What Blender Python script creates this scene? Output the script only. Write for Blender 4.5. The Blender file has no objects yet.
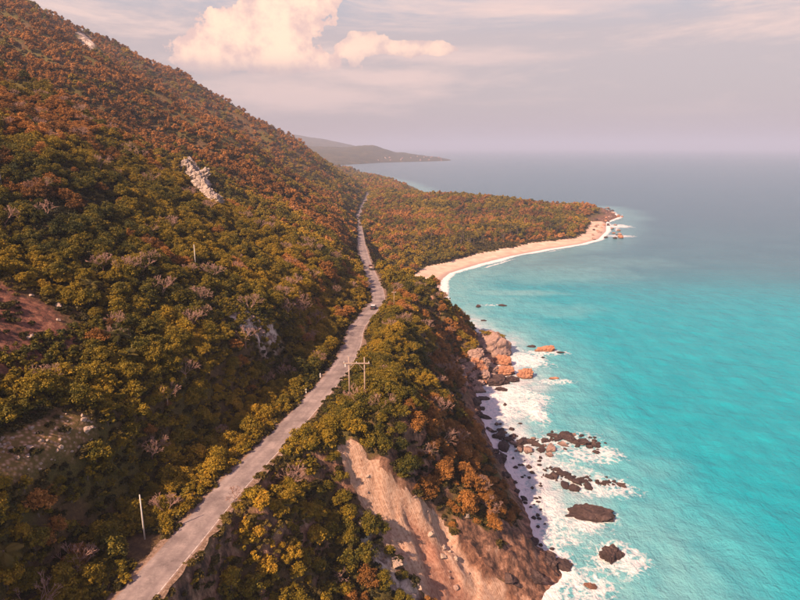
import bpy, math, random
import numpy as np
from mathutils import Vector, Matrix

random.seed(7)
RNG = np.random.default_rng(7)
C = bpy.context.scene
COL = C.collection
R = math.radians

# ------------------------------------------------------------------ camera
F = 609.0                       # focal length in pixels of an 800 px wide picture
PITCH = 14.1
CAM_Z = 90.0
cam_d = bpy.data.cameras.new('camera')
cam_d.sensor_width = 36.0
cam_d.lens = 36.0 * F / 800.0
cam_d.clip_start = 1.0
cam_d.clip_end = 80000.0
cam = bpy.data.objects.new('camera', cam_d)
COL.objects.link(cam)
cam.location = (0, 0, CAM_Z)
cam.rotation_euler = (R(90 - PITCH), 0, 0)
C.camera = cam

# ------------------------------------------------------------------ light
SUN_AZ = 47.0                   # degrees from straight behind the camera towards the left
SUN_EL = 39.0
sdir = Vector((-math.sin(R(SUN_AZ)) * math.cos(R(SUN_EL)), -math.cos(R(SUN_AZ)) * math.cos(R(SUN_EL)), math.sin(R(SUN_EL))))
sun_d = bpy.data.lights.new('sun', 'SUN')
sun_d.energy = 5.0
sun_d.angle = R(0.5)
sun_d.color = (1.0, 0.66, 0.43)
sun = bpy.data.objects.new('sun', sun_d)
COL.objects.link(sun)
sun.location = (-200, -200, 600)
sun.rotation_euler = sdir.to_track_quat('Z', 'Y').to_euler()

C.view_settings.view_transform = 'Standard'
C.view_settings.look = 'None'
C.view_settings.exposure = 1.12
C.view_settings.gamma = 1.0
C.cycles.volume_bounces = 1
C.cycles.max_bounces = 6
C.cycles.diffuse_bounces = 2
C.cycles.glossy_bounces = 2
C.cycles.transmission_bounces = 2
C.cycles.transparent_max_bounces = 4

HAZE_DENSITY = 0.00015
HAZE_COLOR = (0.52, 0.60, 0.80, 1)

cp_, sp_ = math.cos(R(PITCH)), math.sin(R(PITCH))


def ray(px, py):
    u = (px - 400) / F
    v = (py - 300) / F
    return np.array([u, cp_ - v * sp_, -sp_ - v * cp_])


def atz(px, py, z):
    d = ray(px, py)
    t = (z - CAM_Z) / d[2]
    return d[0] * t, d[1] * t


def project(P):
    P = np.asarray(P, float)
    x, y, z = P[..., 0], P[..., 1], P[..., 2] - CAM_Z
    dep = y * cp_ - z * sp_
    up = y * sp_ + z * cp_
    dep = np.where(dep < 1, 1, dep)
    return 400 + F * x / dep, 300 - F * up / dep, dep


# ------------------------------------------------------------------ node helpers
class NT:
    def __init__(s, tree):
        s.t = tree
        s.n = tree.nodes
        s.l = tree.links

    def node(s, kind, **kw):
        nd = s.n.new(kind)
        for k, v in kw.items():
            setattr(nd, k, v)
        return nd

    def put(s, sock, v):
        if v is None:
            return
        if hasattr(v, 'is_output') or isinstance(v, bpy.types.NodeSocket):
            s.l.new(v, sock)
        else:
            try:
                sock.default_value = v
            except Exception:
                if isinstance(v, (tuple, list)) and len(v) == 3:
                    sock.default_value = (*v, 1)
                else:
                    raise

    def math(s, op, a, b=None, c=None, clamp=False):
        nd = s.node('ShaderNodeMath', operation=op)
        nd.use_clamp = clamp
        s.put(nd.inputs[0], a)
        if b is not None:
            s.put(nd.inputs[1], b)
        if c is not None:
            s.put(nd.inputs[2], c)
        return nd.outputs[0]

    def vmath(s, op, a, b=None):
        nd = s.node('ShaderNodeVectorMath', operation=op)
        s.put(nd.inputs[0], a)
        if b is not None:
            s.put(nd.inputs[1], b)
        return nd.outputs[0]

    def mix(s, f, a, b, blend='MIX'):
        nd = s.node('ShaderNodeMix', data_type='RGBA', blend_type=blend)
        s.put(nd.inputs[0], f)
        s.put(nd.inputs[6], (*a, 1) if isinstance(a, tuple) and len(a) == 3 else a)
        s.put(nd.inputs[7], (*b, 1) if isinstance(b, tuple) and len(b) == 3 else b)
        return nd.outputs[2]

    def noise(s, vec, scale, detail=4, rough=0.55, dist=0.0):
        nd = s.node('ShaderNodeTexNoise')
        nd.inputs['Scale'].default_value = scale
        nd.inputs['Detail'].default_value = detail
        nd.inputs['Roughness'].default_value = rough
        nd.inputs['Distortion'].default_value = dist
        if vec is not None:
            s.l.new(vec, nd.inputs['Vector'])
        return nd.outputs[0]

    def voronoi(s, vec, scale, feature='F1', out=0):
        nd = s.node('ShaderNodeTexVoronoi', feature=feature)
        nd.inputs['Scale'].default_value = scale
        s.l.new(vec, nd.inputs['Vector'])
        return nd.outputs[out]

    def ramp(s, fac, stops, interp='LINEAR'):
        nd = s.node('ShaderNodeValToRGB')
        cr = nd.color_ramp
        cr.interpolation = interp
        while len(cr.elements) < len(stops):
            cr.elements.new(0.5)
        for e, (p, c) in zip(cr.elements, stops):
            e.position = p
            e.color = (*c, 1) if len(c) == 3 else c
        s.put(nd.inputs[0], fac)
        return nd.outputs[0]

    def smooth(s, v, a, b, lo=0.0, hi=1.0):
        nd = s.node('ShaderNodeMapRange', interpolation_type='SMOOTHSTEP')
        s.put(nd.inputs[0], v)
        nd.inputs[1].default_value = a
        nd.inputs[2].default_value = b
        nd.inputs[3].default_value = lo
        nd.inputs[4].default_value = hi
        return nd.outputs[0]

    def scalevec(s, vec, sc):
        nd = s.node('ShaderNodeMapping')
        nd.inputs['Scale'].default_value = sc
        s.l.new(vec, nd.inputs[0])
        return nd.outputs[0]

    def attr(s, name):
        return s.node('ShaderNodeAttribute', attribute_name=name)

    def bump(s, h, strength=0.5, dist=0.1, normal=None):
        nd = s.node('ShaderNodeBump')
        nd.inputs['Strength'].default_value = strength
        nd.inputs['Distance'].default_value = dist
        s.l.new(h, nd.inputs['Height'])
        if normal is not None:
            s.l.new(normal, nd.inputs['Normal'])
        return nd.outputs[0]


def material(name):
    m = bpy.data.materials.new(name)
    m.use_nodes = True
    t = NT(m.node_tree)
    b = t.n['Principled BSDF']
    b.inputs['Roughness'].default_value = 0.85
    b.inputs['Specular IOR Level'].default_value = 0.25
    return m, t, b


# ------------------------------------------------------------------ world: thin veil over a Nishita sky, clouds
world = bpy.data.worlds.new('World')
C.world = world
world.use_nodes = True
w = NT(world.node_tree)
bg = w.n['Background']
bg.inputs[1].default_value = 1.0
sky = w.node('ShaderNodeTexSky', sky_type='NISHITA')
sky.sun_disc = False
sky.sun_elevation = R(SUN_EL)
sky.sun_rotation = math.atan2(sdir.x, sdir.y)
sky.air_density = 1.2
sky.dust_density = 3.0
tc = w.node('ShaderNodeTexCoord')
sx = w.node('ShaderNodeSeparateXYZ')
w.l.new(tc.outputs['Generated'], sx.inputs[0])
az = w.math('ARCTAN2', sx.outputs[0], sx.outputs[1])
hyp = w.math('SQRT', w.math('ADD', w.math('MULTIPLY', sx.outputs[0], sx.outputs[0]), w.math('MULTIPLY', sx.outputs[1], sx.outputs[1])))
el = w.math('ARCTAN2', sx.outputs[2], hyp)
nish = w.mix(1.0, sky.outputs[0], (0.10, 0.10, 0.10), 'MULTIPLY')
veil = w.ramp(w.smooth(el, -0.02, 0.9), [(0.0, (0.50, 0.41, 0.44)), (0.10, (0.58, 0.46, 0.46)), (0.16, (0.48, 0.465, 0.52)), (0.21, (0.37, 0.47, 0.56)), (0.4, (0.34, 0.36, 0.46)), (1.0, (0.34, 0.22, 0.42))])
base = w.mix(0.80, nish, veil)
cv = w.node('ShaderNodeCombineXYZ')
w.l.new(az, cv.inputs[0])
w.l.new(el, cv.inputs[1])
# high thin streaks everywhere
st = w.noise(w.scalevec(cv.outputs[0], (1.6, 9.0, 1)), 1.6, 8, 0.66, 0.4)
stm = w.math('MULTIPLY', w.smooth(st, 0.46, 0.66), w.smooth(el, 0.02, 0.16))
base = w.mix(w.math('MULTIPLY', stm, 0.8), base, (0.86, 0.62, 0.55))


def azel(px, py):
    d = ray(px, py)
    return math.atan2(d[0], d[1]), math.atan2(d[2], math.hypot(d[0], d[1]))


def blob(px, py, rx, ry):
    a, e = azel(px, py)
    dx = w.math('DIVIDE', w.math('SUBTRACT', az, a), rx / F)
    dy = w.math('DIVIDE', w.math('SUBTRACT', el, e), ry / F)
    return w.math('SUBTRACT', 1.0, w.math('SQRT', w.math('ADD', w.math('MULTIPLY', dx, dx), w.math('MULTIPLY', dy, dy))))


def union(ls):
    o = ls[0]
    for q in ls[1:]:
        o = w.math('SMOOTH_MAX', o, q, 0.15)
    return o


cn = w.noise(cv.outputs[0], 22.0, 10, 0.66)
vo = w.voronoi(w.vmath('ADD', cv.outputs[0], w.vmath('MULTIPLY', w.node('ShaderNodeTexNoise').outputs['Color'], (0.0, 0.0, 0.0))), 44.0)
cn2 = w.math('ADD', w.math('MULTIPLY', w.math('SUBTRACT', cn, 0.5), 1.5), w.math('MULTIPLY', w.math('SUBTRACT', 0.45, vo), 0.28))
cum = union([blob(205, 55, 40, 26), blob(240, 40, 48, 34), blob(280, 22, 50, 46), blob(304, -12, 44, 44), blob(270, 60, 90, 16),
             blob(370, 44, 26, 14), blob(412, 48, 58, 9), blob(352, 50, 20, 12)])
cm = w.math('ADD', cum, w.math('MULTIPLY', cn2, 0.85))
# extra cumulus all round the rest of the sky, sparse
far_n = w.noise(w.scalevec(cv.outputs[0], (1.0, 2.2, 1)), 2.3, 7, 0.6)
far_m = w.math('MULTIPLY', w.math('MULTIPLY', w.smooth(far_n, 0.60, 0.68), w.smooth(w.math('ABSOLUTE', az), 0.8, 1.1)), w.smooth(el, 0.03, 0.15))
cmask = w.math('MULTIPLY', w.smooth(cm, 0.17, 0.225), 1.0)
a0, e_base = azel(260, 78)
cmask = w.math('MULTIPLY', cmask, w.smooth(el, e_base - 0.01, e_base + 0.035))
cmask = w.math('MAXIMUM', cmask, far_m)
shade = w.noise(cv.outputs[0], 24.0, 6, 0.6)
dens = w.smooth(w.math('ADD', w.math('MULTIPLY', cm, 0.45), w.math('MULTIPLY', w.math('SUBTRACT', shade, 0.5), 1.9)), -0.1, 0.5)
ccol = w.mix(dens, (0.76, 0.52, 0.47), (1.22, 0.80, 0.58))
ccol = w.mix(w.smooth(el, e_base - 0.01, e_base + 0.05, 0.55, 0.0), ccol, (0.60, 0.44, 0.46))
base = w.mix(w.math('MULTIPLY', cmask, w.smooth(az, azel(335, 40)[0], azel(352, 40)[0], 0.93, 0.68)), base, ccol)
# long soft veil clouds
soft = union([blob(470, 56, 130, 12), blob(300, 96, 190, 26), blob(540, 2, 170, 22), blob(390, 78, 150, 14)])
sm = w.smooth(w.math('ADD', soft, w.math('MULTIPLY', w.math('SUBTRACT', w.noise(w.scalevec(cv.outputs[0], (3, 14, 1)), 2.5, 6, 0.6), 0.5), 1.6)), 0.05, 0.9)
base = w.mix(w.math('MULTIPLY', w.math('MULTIPLY', sm, w.math('SUBTRACT', 1.0, cmask)), 0.6), base, (0.84, 0.60, 0.54))
w.l.new(base, bg.inputs[0])
WORLD_STRENGTH = 0.55
bg.inputs[1].default_value = WORLD_STRENGTH


# ------------------------------------------------------------------ numpy noise
def _hash(ix, iy, seed):
    h = (ix.astype(np.int64) * 374761393 + iy.astype(np.int64) * 668265263 + seed * 1442695041) & 0x7fffffff
    h = ((h ^ (h >> 13)) * 1274126177) & 0x7fffffff
    h = (h ^ (h >> 16)) & 0xffff
    return h / 65535.0


def vnoise(x, y, seed=0):
    ix, iy = np.floor(x), np.floor(y)
    fx, fy = x - ix, y - iy
    fx = fx * fx * (3 - 2 * fx)
    fy = fy * fy * (3 - 2 * fy)
    a, b = _hash(ix, iy, seed), _hash(ix + 1, iy, seed)
    c, d = _hash(ix, iy + 1, seed), _hash(ix + 1, iy + 1, seed)
    return (a * (1 - fx) + b * fx) * (1 - fy) + (c * (1 - fx) + d * fx) * fy


def fbm(x, y, seed=0, octv=5, gain=0.5):
    s, a, n = 0, 1.0, 0
    for i in range(octv):
        s = s + a * (vnoise(x, y, seed + i * 17) - 0.5)
        n += a
        a *= gain
        x = x * 2.03 + 11.3
        y = y * 2.03 - 7.1
    return s / n * 2


def ridged(x, y, seed=0, octv=4):
    s, a, n = 0, 1.0, 0
    for i in range(octv):
        s = s + a * (1 - np.abs(vnoise(x, y, seed + i * 31) * 2 - 1))
        n += a
        a *= 0.5
        x = x * 2.1 + 3.3
        y = y * 2.1 + 9.1
    return s / n


def sstep(v, a, b):
    t = np.clip((v - a) / (b - a), 0, 1)
    return t * t * (3 - 2 * t)


# ------------------------------------------------------------------ road line (x, y, z)
rp = []
for px, py, z in [(132, 600, 35), (182, 545, 35), (224, 494, 35), (256, 461, 35), (287, 430, 35), (316, 398, 35), (341, 368, 35),
                  (353, 345, 34.5), (356, 328, 34.3), (370, 311, 34), (379, 300, 33), (377, 288, 32), (370, 272, 30), (366, 262, 28),
                  (362, 246, 24), (360, 232, 20), (358, 217, 15), (362, 206, 13), (366, 199, 12), (368, 193, 12)]:
    x, y = atz(px, py, z)
    rp.append((x, y, z))
rp = [(-38, -60, 35), (-36, 20, 35)] + rp + [(-90, 1180, 13), (-118, 1270, 14), (-122, 1500, 14), (-150, 2300, 14)]
rp = np.array(rp)
RY = np.arange(-60, 2300, 1.0)


def _smooth_line(vals):
    v = np.interp(RY, rp[:, 1], vals)
    k = np.hanning(21)
    k /= k.sum()
    return np.convolve(np.pad(v, 10, mode='edge'), k, 'valid')


RX, RZ = _smooth_line(rp[:, 0]), _smooth_line(rp[:, 2])
roadx = lambda y: np.interp(y, RY, RX)
roadz = lambda y: np.interp(y, RY, RZ)
ROAD_HALF = 2.75

# ------------------------------------------------------------------ coast line
cpx = [(545, 600), (548, 590), (560, 572), (556, 556), (535, 548), (532, 525), (524, 505), (512, 480), (498, 455), (484, 432), (482, 410), (476, 395),
       (474, 383), (486, 383), (498, 378), (492, 366), (488, 352), (492, 346), (480, 338), (466, 334), (456, 328), (446, 312), (440, 298), (439, 281), (449, 273), (478, 264), (510, 256), (546, 249), (579, 244),
       (598, 239), (606, 231), (606, 222), (618, 217), (612, 212), (603, 208)]
coast = [(-8, -200), (-6, 20), (-2, 60), (4, 80), (15, 93)] + [atz(a, b, 0) for a, b in cpx] + [(262, 905), (230, 960), (160, 1030), (90, 1090), (50, 1240), (30, 1450), (-20, 1750), (-120, 2100), (-300, 2400), (-1600, 2500), (-1600, -200)]
coast = np.array(coast)


def coast_dist(x, y):
    best = np.full(x.shape, 1e9)
    inside = np.zeros(x.shape, bool)
    n = len(coast)
    for i in range(n):
        ax, ay = coast[i]
        bx, by = coast[(i + 1) % n]
        dx, dy = bx - ax, by - ay
        t = np.clip(((x - ax) * dx + (y - ay) * dy) / (dx * dx + dy * dy), 0, 1)
        d = np.hypot(x - ax - t * dx, y - ay - t * dy)
        if i < n - 3:
            best = np.minimum(best, d)
        cond = ((ay > y) != (by > y)) & (x < (bx - ax) * (y - ay) / (by - ay + 1e-12) + ax)
        inside ^= cond
    return np.where(inside, best, -best)


# landslide scar below the right verge: frame along its fall line
SC_A = np.array(atz(343, 452, 33.0))
SC_B = np.array(atz(452, 612, 10.0))
sc_dir = (SC_B - SC_A) / np.linalg.norm(SC_B - SC_A)
sc_nrm = np.array([sc_dir[1], -sc_dir[0]])     # to the camera side
SC_LEN = np.linalg.norm(SC_B - SC_A)


def scar_coords(x, y):
    a = ((x - SC_A[0]) * sc_dir[0] + (y - SC_A[1]) * sc_dir[1]) / SC_LEN
    c = (x - SC_A[0]) * sc_nrm[0] + (y - SC_A[1]) * sc_nrm[1]
    return a, c


SPURS = []


def height_raw(x, y):
    rx, rz = roadx(y), roadz(y)
    s = x - rx
    # ---- mountain flank, left of the road
    ry_ = [0, 300, 500, 806, 1038, 1170, 1318, 1400, 1440, 1700]
    rl = rx - np.interp(y, ry_, [-500, -500, -480, -450, -400, -364, -310, -223, -161, -140])   # ridge distance from the road
    rl = np.maximum(rl, 70)
    zr = np.interp(y, ry_, [256, 258, 256, 248, 212, 172, 112, 50, 26, 20])
    d = np.maximum(-s - 4.0, 0)
    p = d / rl
    prof = np.where(p < 1, p * (1.05 - 0.05 * p), 1 - (p - 1) * 0.25)
    zm = rz + (zr - rz) * prof
    # roadside bank
    hol = 1 - 0.55 * sstep(y, 140, 210)
    zm = zm + hol * (11.0 * sstep(d, 7, 15) - 0.45 * np.minimum(d, 8) - 7.0 * sstep(d, 24, 90)) + (1 - hol) * 2.2 * sstep(d, 0, 5)
    env = sstep(d, 6, 90) * (1 - 0.55 * sstep(p, 0.9, 1.15))
    warp = 26 * fbm(x / 120, y / 120, 5, 3)
    sp = ridged((y + 0.35 * x + warp) / 120.0 + 3.37, x / 900.0, 21, 3) - 0.55
    sp2 = fbm(x / 55, (y + 0.3 * x) / 34, 44, 4)
    amp = np.interp(y, [0, 250, 600, 1400], [18, 36, 44, 12])
    zm = zm + env * (amp * (sp + 0.04) + 11.0 * sp2) + env * 1.2 * fbm(x / 9, y / 9, 9, 3)
    gul = ridged((y + 0.25 * x + 14 * fbm(x / 60, y / 60, 46, 3)) / 46.0 + 0.7, x / 260.0, 47, 3) - 0.55
    zm = zm + sstep(d, 50, 130) * (1 - 0.6 * sstep(p, 0.85, 1.05)) * np.interp(y, [150, 400, 900, 1250], [9, 15, 22, 8]) * gul
    # ---- right of the road
    e = np.maximum(s - 3.6, 0)
    hump = np.interp(y, [0, 90, 130, 180, 215, 250, 330, 420], [1.0, 1.0, 2.5, 2.5, -1.0, -1.0, -3.0, -4.0])
    zi = rz + hump * sstep(e, 1, 14) + 1.2 * sstep(e, 3, 12) * fbm(x / 14, y / 14, 61, 4)
    pen = sstep(y, 420, 620)
    zpen = 7 + 6.5 * fbm(x / 90, y / 90, 71, 4) + 10 * sstep(y, 700, 1000) * (1 - sstep(x, 120, 260)) + 3 * sstep(x, 60, 200) + 8 * sstep(y, 760, 900) * sstep(x, 30, 100) + 17 * sstep(y, 980, 1330) * (1 - sstep(x, 45, 110))
    zi = zi * (1 - pen) + (rz * (1 - sstep(e, 0, 40)) + zpen * sstep(e, 0, 40)) * pen
    # coast
    wob = sstep(y, 0, 330) * 0 + 1
    D = coast_dist(x + 1.6 * fbm(x / 7, y / 7, 81, 3) * (y < 420), y + 1.6 * fbm(x / 7, y / 7, 91, 3) * (y < 420))
    cl = 1 - sstep(y, 300, 356)
    rug = 1 + 0.35 * fbm(x / 11, y / 11, 101, 4) * cl
    Pc = np.where(D < 2.5, D * 0.7, 1.75 + (D - 2.5) * 1.16 * rug)
    ptl = sstep(x, 225, 255) * sstep(y, 690, 720)
    Pb = np.where(D < 17, D * 0.085, 1.45 + (D - 17) * (0.15 + 0.10 * ptl))
    Pb = Pb + ptl * (D > 0) * (2.2 * ridged(x / 9, y / 9, 3, 3) * sstep(D, 0, 6))
    P = Pc * cl + Pb * (1 - cl) + np.maximum(-s, 0) * 2.0
    k = 1.5
    land = np.where(s < 0, zm, zi)
    h = np.clip(0.5 + 0.5 * (P - land) / k, 0, 1)
    z = P * (1 - h) + land * h - k * h * (1 - h)
    z = np.where(D > 0, z, np.maximum(D * 0.25, -5.0))
    # ragged cliff rock
    cliff = cl * (D > 0) * sstep(D, 0, 4) * (1 - sstep(D, 30, 42)) * (s > 6)
    z = z + cliff * (1.6 * (ridged(x / 6, y / 6, 131, 4) - 0.55) + 0.7 * fbm(x / 1.8, y / 1.8, 141, 3))
    # road bed
    rb = 1 - sstep(np.abs(s), ROAD_HALF + 0.5, ROAD_HALF + 2.2)
    z = z * (1 - rb) + (rz - 0.12) * rb
    return z, D, s


def axis(segs):
    out = [segs[0][0]]
    for a, b, st in segs:
        n = max(1, int(round((b - a) / st)))
        out += list(np.linspace(a, b, n + 1)[1:])
    return np.array(out)


GX = axis([(-1000, -560, 16), (-560, -260, 6), (-260, -110, 3), (-110, -42, 1.5), (-42, -12, 0.75), (-12, 42, 0.5), (42, 60, 1.5), (60, 330, 4)])
GY = axis([(-40, 55, 5), (55, 90, 1.2), (90, 150, 0.5), (150, 250, 0.7), (250, 420, 1.2), (420, 820, 2.8), (820, 1300, 6), (1300, 2500, 14)])
XX, YY = np.meshgrid(GX, GY)
ZZ, DD, SS = height_raw(XX, YY)
INS = np.zeros_like(ZZ)


def H(x, y, G=None):
    G = ZZ if G is None else G
    x = np.asarray(x, float)
    y = np.asarray(y, float)
    i = np.clip(np.searchsorted(GX, x) - 1, 0, len(GX) - 2)
    j = np.clip(np.searchsorted(GY, y) - 1, 0, len(GY) - 2)
    fx = np.clip((x - GX[i]) / (GX[i + 1] - GX[i]), 0, 1)
    fy = np.clip((y - GY[j]) / (GY[j + 1] - GY[j]), 0, 1)
    return (G[j, i] * (1 - fx) + G[j, i + 1] * fx) * (1 - fy) + (G[j + 1, i] * (1 - fx) + G[j + 1, i + 1] * fx) * fy


TS = np.concatenate([np.arange(40, 400, 0.5), np.arange(400, 2600, 2.0)])


def hit(px, py, lift=0.0):
    """where the line of sight through a picture point meets the ground (or the sea)"""
    d = ray(px, py)
    x, y, z = d[0] * TS, d[1] * TS, CAM_Z + d[2] * TS
    g = np.maximum(H(x, y), 0) + lift
    k = np.argmax(z <= g)
    if z[k] > g[k]:
        return None
    return float(x[k]), float(y[k]), float(g[k] - lift)


def in_poly(x, y, poly):
    ins = np.zeros(x.shape, bool)
    n = len(poly)
    for i in range(n):
        ax, ay = poly[i]
        bx, by = poly[(i + 1) % n]
        ins ^= ((ay > y) != (by > y)) & (x < (bx - ax) * (y - ay) / (by - ay + 1e-12) + ax)
    return ins


def poly_from_px(pts, lift=0.0):
    out = []
    for p in pts:
        h = hit(*p, lift=lift)
        if h:
            out.append(h[:2])
    return np.array(out)


def poly_sd(x, y, poly):
    best = np.full(np.shape(x), 1e9)
    n = len(poly)
    for i in range(n):
        ax, ay = poly[i]
        bx, by = poly[(i + 1) % n]
        dx, dy = bx - ax, by - ay
        t = np.clip(((x - ax) * dx + (y - ay) * dy) / (dx * dx + dy * dy + 1e-9), 0, 1)
        best = np.minimum(best, np.hypot(x - ax - t * dx, y - ay - t * dy))
    return np.where(in_poly(x, y, poly), best, -best)


# the landslide: bare ground, red furrow and lower rock, outlined on the ground, then carved
SCAR = poly_from_px([(337, 446), (352, 445), (362, 455), (380, 466), (398, 486), (416, 499), (434, 511), (448, 525), (468, 545), (490, 570), (512, 586), (528, 620), (440, 630), (426, 600), (417, 583), (402, 569), (385, 545), (368, 518), (360, 498), (345, 476)])
FURROW = poly_from_px([(398, 496), (408, 506), (424, 520), (440, 540), (462, 570), (490, 600), (500, 625), (446, 630), (440, 604), (428, 585), (422, 560), (412, 528)])
LOWROCK = poly_from_px([(456, 516), (470, 524), (490, 528), (510, 524), (522, 522), (536, 545), (562, 556), (566, 600), (560, 640), (505, 640), (505, 588), (482, 572), (460, 546), (445, 522)])
GREYROCK = poly_from_px([(352, 512), (362, 514), (376, 540), (392, 562), (410, 580), (422, 600), (405, 610), (388, 585), (368, 552), (354, 528)])
wq = 0.9 * fbm(XX / 2.5, YY / 2.5, 701, 4)
sd_scar = poly_sd(XX, YY, SCAR) + wq
sd_fur = poly_sd(XX, YY, FURROW) + 0.7 * wq
sd_low = poly_sd(XX, YY, LOWROCK) + 1.6 * wq
sd_gry = poly_sd(XX, YY, GREYROCK) + wq
INS = sstep(sd_scar, -0.6, 0.8)
aa, cc = scar_coords(XX, YY)
ZZ = ZZ - INS * 1.5 * sstep(sd_scar, 0, 2.5) - 1.5 * sstep(sd_fur, -0.5, 1.5) * INS
ZZ = ZZ + INS * 0.8 * (ridged(XX / 4 + 9, YY / 2.2, 713, 4) - 0.5) + INS * (0.55 * fbm(cc / 0.9, aa * 7, 711, 4) + 0.25 * fbm(XX / 1.1, YY / 1.1, 712, 3))
lw = sstep(sd_low, -0.5, 1.5)
ZZ = ZZ + lw * (2.2 * (ridged(XX / 5, YY / 5, 721, 4) - 0.6) + 0.5 * fbm(XX / 1.4, YY / 1.4, 722, 3)) * (DD > 1)
ZZ = ZZ + sstep(sd_gry, -0.5, 1.0) * (0.9 * (ridged(XX / 2.2, YY / 2.2, 731, 3) - 0.5))

# bare patches, outlined on the ground
PATCH_RED = poly_from_px([(-60, 280), (0, 285), (40, 300), (72, 318), (84, 345), (66, 362), (20, 375), (-60, 380)])
PATCH_RUB = poly_from_px([(-50, 470), (0, 440), (60, 412), (92, 420), (98, 440), (72, 462), (30, 478), (-40, 490)])
PATCH_OUT = poly_from_px([(183, 160), (192, 161), (200, 173), (211, 184), (219, 200), (222, 210), (211, 206), (200, 192), (190, 180)])
PATCH_SC2 = poly_from_px([(222, 300), (240, 300), (260, 316), (284, 348), (266, 354), (236, 328)])
PATCH_TOP = poly_from_px([(78, 34), (90, 38), (94, 48), (84, 46)])
for _P, _am in ((PATCH_OUT, 4.0), (PATCH_TOP, 3.0), (PATCH_SC2, 0.5)):
    if len(_P) > 2:
        _m = sstep(poly_sd(XX, YY, _P) + 2.0 * fbm(XX / 5, YY / 5, 741, 3), -1.5, 2.0)
        ZZ = ZZ + _m * _am * (ridged(XX / 7, YY / 5, 742, 4) - 0.25)
PATCHES = dict(red=PATCH_RED, rub=PATCH_RUB, out=PATCH_OUT, sc2=PATCH_SC2, top=PATCH_TOP)


def pm(name, x, y):
    P = PATCHES[name]
    if len(P) < 3:
        return np.zeros(np.shape(x), bool)
    return in_poly(x, y, P)


# ------------------------------------------------------------------ mesh helpers
def mesh_np(name, V, Fc, mats=(), smooth=False, attrs=None, midx=None):
    me = bpy.data.meshes.new(name)
    V = np.asarray(V, np.float32)
    Fc = np.asarray(Fc, np.int32)
    k = Fc.shape[1]
    me.vertices.add(len(V))
    me.vertices.foreach_set('co', V.ravel())
    me.loops.add(Fc.size)
    me.loops.foreach_set('vertex_index', Fc.ravel())
    me.polygons.add(len(Fc))
    me.polygons.foreach_set('loop_start', np.arange(0, Fc.size, k, dtype=np.int32))
    me.polygons.foreach_set('loop_total', np.full(len(Fc), k, np.int32))
    if midx is not None:
        me.polygons.foreach_set('material_index', np.asarray(midx, np.int32))
    if smooth:
        me.polygons.foreach_set('use_smooth', np.ones(len(Fc), bool))
    for m in mats:
        me.materials.append(m)
    for an, av in (attrs or {}).items():
        a = me.attributes.new(an, 'FLOAT', 'POINT')
        a.data.foreach_set('value', np.asarray(av, np.float32))
    me.update(calc_edges=True)
    me.validate()
    return me


class MB:
    """collects shapes (quads and triangles) for one mesh"""

    def __init__(s):
        s.v, s.f, s.m = [], [], []

    def add(s, V, Fc, mi=0):
        o = len(s.v)
        s.v += [tuple(p) for p in V]
        s.f += [tuple(i + o for i in q) for q in Fc]
        s.m += [mi] * len(Fc)

    def box(s, c, sz, mi=0, rot=None, taper=1.0):
        x, y, z = [q / 2 for q in sz]
        P = [(-x, -y, -z), (x, -y, -z), (x, y, -z), (-x, y, -z), (-x * taper, -y * taper, z), (x * taper, -y * taper, z), (x * taper, y * taper, z), (-x * taper, y * taper, z)]
        P = [Vector(p) for p in P]
        if rot is not None:
            P = [rot @ p for p in P]
        P = [p + Vector(c) for p in P]
        s.add(P, [(3, 2, 1, 0), (4, 5, 6, 7), (0, 1, 5, 4), (1, 2, 6, 5), (2, 3, 7, 6), (3, 0, 4, 7)], mi)

    def tube(s, pts, rad, n=6, mi=0, cap=True):
        pts = [Vector(p) for p in pts]
        rings = []
        for i, p in enumerate(pts):
            d = (pts[min(i + 1, len(pts) - 1)] - pts[max(i - 1, 0)]).normalized()
            a = d.orthogonal().normalized()
            if abs(d.z) > 0.6:
                a = (Vector((1, 0, 0)) - d * d.x).normalized()
            b = d.cross(a)
            rings.append([p + (a * math.cos(2 * math.pi * k / n) + b * math.sin(2 * math.pi * k / n)) * rad[i] for k in range(n)])
        V = [q for r in rings for q in r]
        Fc = []
        for i in range(len(pts) - 1):
            for k in range(n):
                Fc.append((i * n + k, i * n + (k + 1) % n, (i + 1) * n + (k + 1) % n, (i + 1) * n + k))
        if cap:
            Fc.append(tuple(range(n))[::-1])
            Fc.append(tuple((len(pts) - 1) * n + k for k in range(n)))
        s.add(V, Fc, mi)

    def prism(s, prof, y0, y1, mi=0):
        """profile in x-z, extruded along y"""
        n = len(prof)
        V = [(x, y0, z) for x, z in prof] + [(x, y1, z) for x, z in prof]
        Fc = [tuple(range(n)), tuple(range(2 * n - 1, n - 1, -1))]
        Fc += [(i, i + n, (i + 1) % n + n, (i + 1) % n) for i in range(n)]
        s.add(V, Fc, mi)

    def mesh(s, name, mats, smooth=False):
        me = bpy.data.meshes.new(name)
        me.from_pydata(s.v, [], s.f)
        me.polygons.foreach_set('material_index', s.m)
        if smooth:
            me.polygons.foreach_set('use_smooth', [True] * len(s.f))
        for m in mats:
            me.materials.append(m)
        me.update()
        return me


def link(name, me, parent=None, loc=None, **props):
    o = bpy.data.objects.new(name, me)
    COL.objects.link(o)
    if parent:
        o.parent = parent
    if loc is not None:
        o.location = loc
    for k, v in props.items():
        o[k] = v
    return o


def empty(name, loc, rz=0, **props):
    o = link(name, None, None, loc, **props)
    o.empty_display_size = 0.3
    o.rotation_euler = (0, 0, rz)
    return o


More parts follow.
